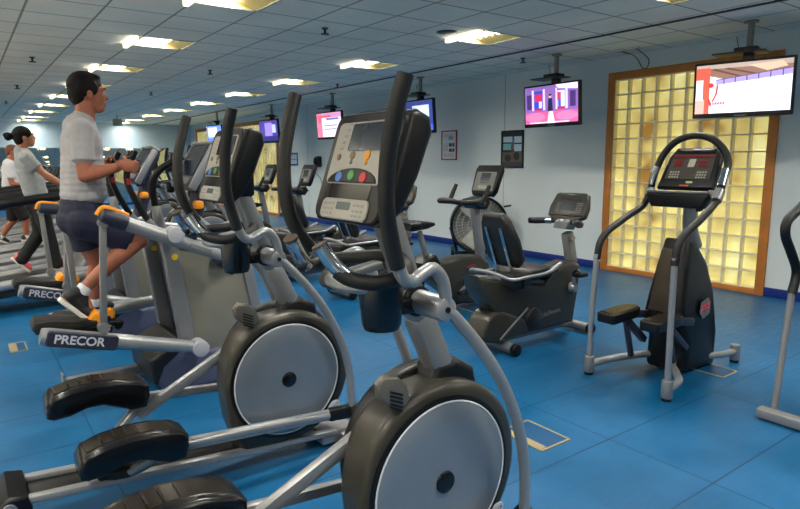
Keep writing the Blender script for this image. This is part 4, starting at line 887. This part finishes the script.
# ------------------------------------------------------------------ stair climber
def stair_climber(label):
    O = (4.3, 2.42, 0); Y = 2.42
    t = thing('stair_climber', label, 'stair climber', O)
    B = lambda: MB(O)
    yn, yf = 2.26, 2.58
    q = B(); pr = prof([(697, 240.5), (707, 246), (714, 262), (718, 290), (717.5, 330), (714, 365), (683, 374), (686, 345), (680, 325), (684, 300), (690, 270)], yn); q.prism(pr, yn, yf, .06, 4)
    for p in q.v: p.y *= 1.06-.42*max(0, min(1, (p.z-.35)/.7))
    bd = q.out('tower_shroud', BLACK, t)
    # bronze front strip on the user's side
    a, b_ = at(692, 250, yn), at(683.5, 318, yn)
    v = (V((a[0], Y, a[1]))-V((b_[0], Y, b_[1])))
    M = frame_m(V((b_[0]-.03, Y, b_[1]))+v*.5, (0, -1, 0), v)
    q = B(); q.prism([(-.10, -.23), (.10, -.23), (.05, .22), (.04, .25), (-.04, .25), (-.05, .22)], -.03, .022, .008, 2, M); q.out('front_strip', mat('bronze_strip', (74, 65, 54), .28, .3, .08), bd)
    Ms = frame_m(at3(704.5, 309, yn-.003), (1, 0, 0), (0, 0, 1))
    q = B(); q.prism([(-.075, -.02), (-.02, -.075), (.075, -.045), (.08, .05), (.04, .085), (-.06, .06)], 0, .005, .002, 1, Ms); sh = q.out('shield_badge', GREY, bd)
    for k, z in enumerate((.018, -.012)):
        q = B(); q.tube([Ms @ V((-.05+.02*i, z+(.012 if i % 2 else -.004)+.004*i, .007)) for i in range(6)], .006, 6, 3); q.out('red_squiggle', mat('badge_red', (200, 50, 60), .4), sh)
    q = B(); q.disc(frame_m(at3(694.5, 352, yn-.003), (1, 0, 0), (.15, 0, 1)), 0, 0, .026, .042, 0, .004); q.out('oval_sticker', mat('tan_sticker', (196, 176, 130), .5), bd)
    # neck and console
    q = B(); q.tube([at3(694, 246, Y), at3(690, 228, Y), at3(691, 205, Y)], [.06, .055, .05], 18, 4); nk = q.out('neck', SILVER, t)
    q = B(); q.cyl(at3(693, 211, Y), at3(693.5, 196, Y), .07, .075, b=.008); q.out('collar', BLACK, nk)
    c = at3(690.5, 168, Y)
    M = face_m((c.x, Y, c.z), 32, 2)
    q = B(); q.prism([(-.215, -.17), (.215, -.17), (.20, .1), (.16, .185), (-.16, .185), (-.20, .1)], -.06, .0, .02, 3, M); cs = q.out('console', BLACK, t)
    q = B(); q.prism([(-.17, -.10), (.17, -.10), (.16, .12), (-.16, .12)], -.002, .004, .001, 1, M); fp = q.out('face_panel', mat('smoked_panel', (70, 64, 56), .35), cs)
    q = B()
    for u, v_, w, h in ((-.0, .10, .3, .022), (-.105, .04, .06, .055), (.085, .055, .07, .02), (.085, .022, .07, .022)): q.rrect(M, u, v_, w, h, .003, .003, .006, .001)
    q.out('led_display', REDLED, cs)
    for us in ((-.135, -.115, -.095, -.075), (.07, .09, .11, .13)):
        q = B()
        for u in us:
            for v_ in (-.04, -.062, -.084): q.rrect(M, u, v_, .014, .014, .003, .003, .008, .001)
        q.out('key_block', mat('pale_key', (170, 166, 150), .5), cs)
    q = B(); q.rrect(M, 0, .04, .05, .07, .004, .003, .006, .001); q.out('centre_label', mat('pale_key', (170, 166, 150), .5), cs)
    q = B(); q.rrect(M, .03, -.125, .05, .018, .006, .0, .006, .002); q.out('green_key', mat('lime_key', (170, 200, 130), .45), cs)
    q = B(); q.rrect(M, .0, .16, .06, .012, .004, .0, .004, .001); q.out('red_label', mat('label_red', (200, 70, 60), .45), cs)
    q = B(); q.rrect(M, -.0, -.155, .07, .014, .004, .0, .006, .002); q.out('red_key', mat('label_red', (200, 70, 60), .45), cs)
    q = B(); q.tube([M @ V((-.13, .172, .004)), M @ V((-.11, .155, .006)), M @ V((.11, .155, .006)), M @ V((.13, .172, .004))], .004, 8, 4); q.rrect(M, 0, .172, .05, .02, .004, 0, .005, .001); q.out('silver_crest', SILVER, cs)
    tc_ = M @ V((0, -.225, .03))
    q = B(); q.prism([(-.245, -.03), (-.2, -.115), (.2, -.115), (.245, -.03), (.24, .0), (-.24, .0)], -.05, .05, .02, 3, frame_m(tc_, (0, -1, 0), (0, 0, 1))); tr_ = q.out('tray', BLACK, cs)
    q = B(); q.tube([tc_+V((-.05, .235, .005)), tc_+V((-.055, .12, .002)), tc_+V((-.055, -.1, .002)), tc_+V((-.05, -.235, .005))], .009, 8, 5); q.out('tray_lip', GREY, tr_)
    # handrail: silver legs, black foam hoop
    L = [(588, 372, 2.73), (596, 256, 2.73)]
    P = lambda l: [at3(u, v, y) for u, v, y in l]
    q = B(); q.tube(P([(588.5, 366, 2.73), (593, 300, 2.73), (597, 254, 2.73)]), .021, 14, 3); q.out('leg', SILVER2, t)
    q = B(); q.tube(P([(667, 393, 2.09), (671, 320, 2.09), (675, 258, 2.09)]), .021, 14, 3); q.out('leg', SILVER2, t)
    # both rails run up to the tray sides, then one arch joins them
    hoop = P([(597, 259, 2.73), (600, 243, 2.73), (608, 231, 2.73), (628, 216, 2.73), (643, 205.5, 2.73), (650, 191, 2.71), (656, 171, 2.68), (664, 154, 2.64), (677, 141, 2.55), (695, 135.5, 2.42), (712, 139, 2.29), (724, 150, 2.20), (728, 163, 2.15), (724, 179, 2.12), (720, 191, 2.11), (715, 203, 2.10), (700, 220, 2.09), (686, 233, 2.09), (678, 246, 2.09), (674.5, 266, 2.09)])
    q = B(); q.tube(hoop, .026, 14, 5); hp = q.out('handrail', RUBBER, t)
    for a, b2, c2 in (((652, 184, 2.70), (655, 172, 2.68), (656.5, 167, 2.675)), ((725.5, 170, 2.135), (723, 180, 2.12), (721, 187, 2.11))): q = B(); q.tube(P([a, b2, c2]), .030, 14, 3); q.out('pulse_plate', CHROME, hp)
    q = B(); q.tube(P([(648.5, 195, 2.71), (650.5, 188, 2.705)]), .034, 14, 2); q.bar(at3(650.5, 190, 2.70), tc_+V((0, .22, 0)), .05, .05, .012); q.out('rail_joint', SILVER, hp)
    q = B(); q.tube(P([(720, 191, 2.11), (716, 201, 2.10)]), .036, 14, 2); q.bar(at3(718, 195, 2.12), tc_+V((0, -.22, 0)), .05, .05, .012); q.out('rail_joint', SILVER, hp)
    # feet
    fl_ = V((3.76, 2.73, 0)); frr = V((3.75, 2.09, 0)); rr_ = V((4.93, 2.20, 0)); rl = V((4.93, 2.64, 0))
    q = B(); q.tube([fl_+V((.03, 0, .075)), (3.95, 2.70, .085), (4.2, 2.60, .10), (4.4, 2.50, .10), (4.6, 2.46, .09)], .028, 12, 5)
    q.tube([frr+V((.03, 0, .075)), (3.95, 2.12, .085), (4.05, 2.2, .10), (4.25, 2.34, .10), (4.6, 2.4, .09)], .028, 12, 5)
    q.tube([(4.5, 2.34, .09), (4.75, 2.22, .09), rr_+V((0, 0, .09))], .026, 12, 4); q.tube([(4.5, 2.5, .09), (4.75, 2.62, .09), rl+V((0, 0, .09))], .026, 12, 4); fr_ = q.out('base_frame', SILVER2, t)
    for p in (fl_, frr, rr_, rl):
        q = B(); q.cyl(p+V((0, 0, .018)), p+V((0, 0, .145)), .038, n=20, b=.008); ft = q.out('foot', SILVER, fr_)
        q = B(); q.cyl(p, p+V((0, 0, .02)), .034, n=20); q.out('rubber_pad', BLACK, ft)
    # pedals
    for s, y, x0, z in ((1, 2.545, 3.68, .50), (-1, 2.275, 3.80, .475)):
        q = B(); q.prism([(-.0, -.075), (.26, -.075), (.34, -.055), (.37, 0), (.34, .055), (.26, .075), (0, .075), (-.015, .06), (-.015, -.06)], -.045, .03, .012, 3, Matrix.Translation((x0, y, z)) @ Matrix.Rotation(-.03, 4, 'Y')); pd = q.out('pedal', BLACK, t)
        q = B(); q.prism([(.01, -.06), (.25, -.06), (.33, -.045), (.35, 0), (.33, .045), (.25, .06), (.01, .06)], .028, .034, .002, 1, Matrix.Translation((x0, y, z)) @ Matrix.Rotation(-.03, 4, 'Y')); q.out('tread', BED, pd)
        q = B(); q.bar((x0+.22, y, z-.03), (x0+.50, y, z-.26), .05, .05); q.bar((x0+.32, y, z-.02), (x0+.56, y, z-.06), .06, .06); q.bar((x0+.24, y, z-.04), (x0+.34, y, .14), .035, .04); q.out('pedal_lever', NAVY, pd)
    return t
st1 = stair_climber('black stair climber with arched handrail in front of the glass block panel')
# machine cut by the right edge of the photo
def side_machine():
    O = (4.1, 1.0, 0); t = thing('hand_rail_machine', 'exercise machine cut off by the right edge, only its handrail and base bar showing', 'exercise machine', O)
    B = lambda: MB(O)
    q = B(); q.bar((3.97, 1.60, .04), (3.97, .40, .04), .09, .06, .012); q.bar((3.95, 1.0, .06), (4.7, 1.0, .06), .14, .08, .015); q.bar((4.7, .7, .045), (4.7, 1.3, .045), .1, .07, .015); q.out('base_bar', SILVER, t)
    for y, s in ((1.56, 1), (.44, -1)):
        P = [at3(u, v, 1.56) for u, v in ((774, 410), (783, 350), (792, 291))]
        D = V((0, y-1.56, 0))
        q = B(); q.tube([p+D for p in P], .021, 14, 3); lg = q.out('upright', SILVER2, t)
        P = [at3(u, v, 1.56) for u, v in ((791.5, 294), (796.5, 272), (791, 252), (785.5, 236), (787, 222), (797, 211))]
        q = B(); q.tube([p+D for p in P]+[P[-1]+D+V((.22, -s*.06, .16)), P[-1]+D+V((.36, -s*.2, .3))], .028, 14, 5); q.out('grip', RUBBER, lg)
    q = B(); q.prism([(4.5, .08), (4.45, .5), (4.7, 1.05), (4.8, 1.0), (4.95, .5), (4.95, .08)], .84, 1.16, .05, 3); q.out('tower_shroud', BLACK, t)
    q = B(); q.tube([(4.72, 1.0, 1.0), (4.7, 1.0, 1.3)], .05); q.out('neck', SILVER, t)
    M = face_m((4.66, 1.0, 1.45), 32); q = B(); q.rrect(M, 0, 0, .42, .32, .05, -.06, 0, .02); cs = q.out('console', BLACK, t)
    q = B(); q.rrect(M, 0, .02, .3, .18, .01, -.001, .004, .001); q.out('display', LCD, cs)
    q = B(); q.bar((4.58, 1.0, 1.32), (4.62, 1.0, 1.26), .9, .04); q.out('cross_bar', SILVER, t)
    for y in (.9, 1.1): q = B(); q.box((4.3, y, .42), (.34, .14, .06), b=.015); q.bar((4.35, y, .4), (4.6, y, .3), .05, .05); q.out('pedal', BLACK, t)
    return t
side_machine()
# ------------------------------------------------------------------ people (all face +x)
def person(label, loc, J, skin, hair, shirt, bottoms, shoe, sole, kind, bun=False, k=1.0, vox=.007, sleeve=.62, pants=False, grips=()):
    t = thing('person', label, 'person', loc); L = V(loc)
    B = lambda: MB(loc)
    lean = Matrix.Rotation(J.get('lean', 0), 3, 'Y'); tw = Matrix.Rotation(J.get('nod', 0), 3, 'Y')
    hc = V(J['head']); pel = V(J['pelvis']); ch = V(J['chest']); wa = V(J['waist']); nb = V(J['neck'])
    H_ = lambda x, y, z: hc+tw @ V((x*k, y*k, z*k))
    q = B()
    # skull, jaw, features
    q.ell(H_(-.012, 0, .03), (.098*k, .076*k, .098*k), tw); q.ell(H_(.035, 0, -.02), (.058*k, .06*k, .085*k), tw); q.ell(H_(.045, 0, -.085), (.04*k, .042*k, .032*k), tw)
    q.cap(H_(.085, 0, .012), H_(.102, 0, -.022), .010*k, .0135*k); q.ell(H_(.088, 0, -.058), (.011*k, .022*k, .007*k), tw); q.ell(H_(.085, 0, -.071), (.011*k, .02*k, .008*k), tw)
    for s in (-1, 1):
        q.ell(H_(.078, s*.03, .028), (.02*k, .022*k, .009*k), tw); q.ell(H_(.06, s*.045, -.012), (.02*k, .015*k, .018*k), tw)
        q.ell(H_(-.005, s*.078, -.008), (.02*k, .009*k, .032*k), tw @ Matrix.Rotation(-.25, 3, 'Y'))
    q.cap(H_(-.02, 0, -.04), nb, .056*k, .060*k); q.cap(nb, ch+lean @ V((0, 0, .12*k)), .062*k, .09*k)
    # torso
    sw = J['sw']
    q.ell(ch+lean @ V((0, 0, .02)), (.105*k, sw*.80, .19*k), lean); q.ell(wa, (.10*k, sw*.70, .17*k), lean); q.ell(pel, (.115*k, sw*.80, .13*k))
    q.cap(ch, pel, .1*k, .105*k)
    for s in ('R', 'L'):
        sh, el, wr, hd = (V(J[a+s]) for a in ('sh', 'el', 'wr', 'hand'))
        q.cap(ch+(sh-ch)*.5+V((0, 0, .04*k)), sh, .07*k, .058*k); q.cap(sh, sh.lerp(el, .45), .055*k, .050*k); q.cap(sh.lerp(el, .4), el, .050*k, .040*k)
        q.cap(el, el.lerp(wr, .35), .040*k, .042*k); q.cap(el.lerp(wr, .3), wr, .043*k, .027*k)
        hip, kn, an, he, to = (V(J[a+s]) for a in ('hip', 'kn', 'an', 'he', 'to'))
        q.cap(hip, hip.lerp(kn, .5), .092*k, .078*k); q.cap(hip.lerp(kn, .5), kn, .078*k, .056*k)
        cal = kn.lerp(an, .33); bk = V((-(an-kn).z, 0, (an-kn).x)).normalized()
        if bk.x > 0: bk = -bk
        q.cap(kn, cal+bk*.012, .053*k, .056*k); q.cap(cal+bk*.012, an, .055*k, .034*k); q.cap(an, he, .036*k, .034*k); q.cap(an, to, .036*k, .03*k)
        # hand: palm, four fingers, thumb; grip = (axis, y side of palm)
        ax = V(J['axis'+s]).normalized(); ys = -1 if s == 'R' else 1
        g = hd; f = (ax.cross(V((0, ys, 0)))*(-ys)).normalized()
        if f.dot(hd-wr) < 0: f = -f
        o = V((0, ys, 0)); G = lambda a, b_, c: g+f*a*k+o*b_*k+ax*c*k
        q.cap(wr, G(-.045, .03, 0), .026*k, .026*k); q.ell(G(-.012, .038, 0), (.045*k, .018*k, .042*k), Matrix((f, o, ax)).transposed())
        for i, (zz, ln) in enumerate(((.034, .95), (.012, 1.05), (-.010, 1.0), (-.031, .82))):
            p0, p1, p2, p3 = G(.022, .036, zz), G(.022+.028*ln, .012, zz+.002), G(.034*ln, -.022*ln, zz), G(.002, -.030, zz)
            q.cap(p0, p1, .0100*k, .0096*k, 8); q.cap(p1, p2, .0096*k, .009*k, 8); q.cap(p2, p3, .009*k, .0085*k, 8)
        q.cap(G(-.03, .025, .03), G(-.036, -.008, .048), .013*k, .011*k, 8); q.cap(G(-.036, -.008, .048), G(-.008, -.03, .050), .011*k, .009*k, 8)
    body = fuse(q, 'body', skin, t, vox, 3)
    # eyes, brows
    for s in (-1, 1):
        q = B(); q.ell(H_(.082, s*.031, .012), (.010*k, .012*k, .0062*k), tw); e = q.out('eye', EYEW, t)
        q = B(); q.ell(H_(.0895, s*.032, .012), (.004*k, .0058*k, .0058*k), tw); q.out('iris', hair, e)
        q = B(); q.cap(H_(.094, s*.014, .034), H_(.084, s*.046, .036), .0055*k, .004*k, 8); q.out('eyebrow', hair, t)
    # hair
    q = B()
    if kind == 'short':
        q.ell(H_(-.02, 0, .048), (.102*k, .083*k, .092*k), tw); q.ell(H_(-.062, 0, .0), (.058*k, .074*k, .075*k), tw); q.ell(H_(.035, 0, .098), (.042*k, .058*k, .026*k), tw)
        for s in (-1, 1): q.ell(H_(.012, s*.072, .03), (.035*k, .012*k, .045*k), tw); q.ell(H_(-.03, s*.066, .03), (.05*k, .02*k, .05*k), tw)
    elif kind == 'buzz':
        q.ell(H_(-.018, 0, .042), (.099*k, .079*k, .088*k), tw); q.ell(H_(-.06, 0, .0), (.052*k, .068*k, .06*k), tw)
    else:
        q.ell(H_(-.022, 0, .045), (.103*k, .084*k, .095*k), tw); q.ell(H_(-.06, 0, -.01), (.062*k, .076*k, .09*k), tw)
        for s in (-1, 1): q.ell(H_(.02, s*.068, .045), (.055*k, .02*k, .05*k), tw)
        q.cap(H_(-.11, 0, .03), H_(-.135, 0, .03), .035*k, .03*k); q.ell(H_(-.165, 0, .03), (.045*k, .048*k, .05*k), tw); q.ell(H_(-.185, 0, .05), (.03*k, .03*k, .028*k), tw)
    fuse(q, 'hair', hair, t, .007, 2)
    # shirt
    q = B()
    q.ell(ch+lean @ V((0, 0, .03)), (.122*k, sw*.87, .185*k), lean); q.ell(wa+V((0, 0, .0)), (.122*k, sw*.82, .17*k), lean)
    hem = V(J['hem'])
    for i in range(7): q.ell((ch+V((0, 0, -.05))).lerp(hem+V((0, 0, .05)), i/6), ((.124+.002*i)*k, sw*(.85+.005*i), .09*k))
    q.ell(hem+V((0, 0, .03)), (.126*k, sw*.87, .04*k))
    q.cap(ch+lean @ V((-.005, 0, .14*k)), nb+V((-.01, 0, -.015)), .1*k, .069*k)
    for s in ('R', 'L'):
        sh, el = V(J['sh'+s]), V(J['el'+s])
        q.cap(ch+(sh-ch)*.5+V((0, 0, .045*k)), sh, .085*k, .070*k); e = sh.lerp(el, sleeve); q.cap(sh, e, .069*k, .063*k); d = (el-sh).normalized(); q.cyl(sh.lerp(el, .3), e+d*.03, .064*k, .067*k, n=20)
    fuse(q, 'shirt', shirt, t, vox, 3)
    # bottoms
    q = B(); q.ell(pel+V((0, 0, .02)), (.132*k, sw*.9, .13*k)); q.ell(pel+V((0, 0, .08)), (.12*k, sw*.82, .08*k)); q.ell(pel+V((-.045*k, 0, -.03*k)), (.105*k, sw*.8, .1*k))
    for s in ('R', 'L'):
        hip, kn, an = V(J['hip'+s]), V(J['kn'+s]), V(J['an'+s])
        if pants:
            q.cap(hip, kn, .104*k, .078*k); q.cap(kn, kn.lerp(an, .45), .078*k, .076*k); q.cap(kn.lerp(an, .4), an, .076*k, .066*k); d = (an-kn).normalized(); q.cyl(kn.lerp(an, .6), an+d*.03, .07*k, .078*k)
        else:
            e = hip.lerp(kn, J.get('short'+s, .8)); q.cap(hip, e, .112*k, .092*k); d = (kn-hip).normalized(); q.cyl(hip.lerp(kn, .3), e+d*.055, .10*k, .108*k, n=22)
    fuse(q, 'pants' if pants else 'shorts', bottoms, t, vox, 3)
    for s in ('R', 'L'):
        an, he, to = V(J['an'+s]), V(J['he'+s]), V(J['to'+s])
        d = (to-he).normalized(); up = V((-d.z, 0, d.x)); R = Matrix((d, V((0, 1, 0)), up)).transposed()
        q = B(); q.cap(he+up*.03, to-d*.03+up*.015, .042*k, .034*k); q.ell(he.lerp(to, .68)+up*.012, (.085*k, .046*k, .036*k), R); q.cap(he+up*.03, an, .044*k, .043*k); q.cap(an, he.lerp(to, .5)+up*.03, .042*k, .038*k)
        sh_ = fuse(q, 'shoe', shoe, t, .007, 2)
        q = B(); Ms = Matrix.Translation(he.lerp(to, .5)-up*.020) @ R.to_4x4() @ Matrix.Scale(((to-he).length+.075)/.315/k, 4, (1, 0, 0))
        q.prism([(-.16*k, -.03*k), (-.14*k, -.04*k), (-.02*k, -.036*k), (.08*k, -.047*k), (.14*k, -.03*k), (.155*k, 0), (.14*k, .03*k), (.08*k, .047*k), (-.02*k, .036*k), (-.14*k, .04*k), (-.16*k, .03*k)], -.016, .014, .006, 2, Ms); q.out('sole', sole, sh_)
        if not pants:
            q = B(); c = an+(V(J['kn'+s])-an).normalized()*.05; q.cyl(an+V((0, 0, -.01)), c, .046*k, .044*k, n=20, b=.008); q.out('sock', WHITEP, t)
    return t
# the man on the motion trainer
man = dict(head=(.735, 4.5, 2.075), neck=(.70, 4.5, 1.925), chest=(.665, 4.5, 1.70), waist=(.655, 4.5, 1.50), pelvis=(.635, 4.5, 1.285), hem=(.655, 4.5, 1.37), sw=.205, lean=.04, nod=-.02,
           shR=(.645, 4.315, 1.835), elR=(.635, 4.265, 1.545), wrR=(.835, 4.245, 1.600), handR=(.893, 4.25, 1.605), axisR=(.3, 0, 1),
           shL=(.665, 4.685, 1.835), elL=(.66, 4.74, 1.56), wrL=(.835, 4.755, 1.605), handL=(.893, 4.75, 1.605), axisL=(.3, 0, 1),
           hipR=(.63, 4.40, 1.24), knR=(.945, 4.35, 1.10), anR=(.555, 4.30, .80), heR=(.475, 4.29, .76), toR=(.60, 4.28, .63), shortR=.68,
           hipL=(.63, 4.60, 1.24), knL=(.725, 4.65, .93), anL=(.70, 4.72, .62), heL=(.65, 4.73, .60), toL=(.78, 4.73, .585), shortL=.42)
dR = (V(man['toR'])-V(man['heR'])).normalized(); man['toR'] = tuple(V(man['heR'])+dR*.20); 
person('man in a heather grey tee and navy shorts running on the motion trainer', (.64, 4.5, .6), man, SKIN, HAIR, TEE, SHORTS, mat('black_shoe', (28, 28, 32), .5), SOLE, 'short', k=1.06, sleeve=.58)
# the woman on the treadmill
yw = 7.95; dz = .38
wom = dict(head=(.62, yw, 1.905), neck=(.575, yw, 1.775), chest=(.615, yw, 1.58), waist=(.665, yw, 1.40), pelvis=(.68, yw, 1.19), hem=(.67, yw, 1.25), sw=.175, lean=-.16, nod=-.12,
           shR=(.60, yw-.155, 1.69), elR=(.76, yw-.19, 1.50), wrR=(.93, yw-.22, 1.38), handR=(1.0, yw-.22, 1.34), axisR=(0, .2, 1),
           shL=(.60, yw+.155, 1.69), elL=(.76, yw+.19, 1.50), wrL=(.93, yw+.22, 1.38), handL=(1.0, yw+.22, 1.34), axisL=(0, .2, 1),
           hipR=(.69, yw-.08, 1.14), knR=(.75, yw-.09, .80), anR=(.80, yw-.09, .47), heR=(.76, yw-.09, .435), toR=(.95, yw-.09, .43),
           hipL=(.68, yw+.08, 1.14), knL=(.68, yw+.09, .82), anL=(.47, yw+.09, .53), heL=(.42, yw+.09, .55), toL=(.54, yw+.09, .42))
person('woman in a grey tee and black pants with her dark hair in a bun', (.68, yw, .36), wom, SKIN2, HAIR, TEE2, PANTS, PINK, SOLE, 'bun', k=.93, vox=.01, pants=True, sleeve=.5)
yb = 11.25
boy = dict(head=(.70, yb, 1.79), neck=(.66, yb, 1.66), chest=(.63, yb, 1.47), waist=(.63, yb, 1.30), pelvis=(.62, yb, 1.10), hem=(.62, yb, 1.16), sw=.185, lean=.05, nod=.05,
           shR=(.62, yb-.165, 1.58), elR=(.63, yb-.2, 1.31), wrR=(.83, yb-.2, 1.26), handR=(.89, yb-.2, 1.26), axisR=(0, .3, 1),
           shL=(.62, yb+.165, 1.58), elL=(.63, yb+.2, 1.31), wrL=(.83, yb+.2, 1.26), handL=(.89, yb+.2, 1.26), axisL=(0, .3, 1),
           hipR=(.63, yb-.09, 1.05), knR=(.78, yb-.09, .74), anR=(.76, yb-.09, .44), heR=(.72, yb-.09, .43), toR=(.9, yb-.09, .43),
           hipL=(.62, yb+.09, 1.05), knL=(.62, yb+.09, .72), anL=(.42, yb+.09, .45), heL=(.38, yb+.09, .46), toL=(.5, yb+.09, .39), shortR=.8, shortL=.8)
person('man in a white tee with short reddish hair on a treadmill at the far left', (.65, yb, .37), boy, SKIN, HAIR2, TEE3, PANTS, mat('black_shoe', (28, 28, 32), .5), SOLE, 'buzz', k=.93, vox=.012, sleeve=.6)
# ------------------------------------------------------------------ view
sc = SC
sc.view_settings.view_transform = 'Standard'; sc.view_settings.look = 'None'; sc.view_settings.gamma = 1; sc.view_settings.use_curve_mapping = False
sc.view_settings.exposure = 0.52
w = bpy.data.worlds.new('world'); sc.world = w; w.use_nodes = True
w.node_tree.nodes['Background'].inputs['Color'].default_value = (.05, .055, .06, 1)
sc.cycles.max_bounces = 8; sc.cycles.diffuse_bounces = 4
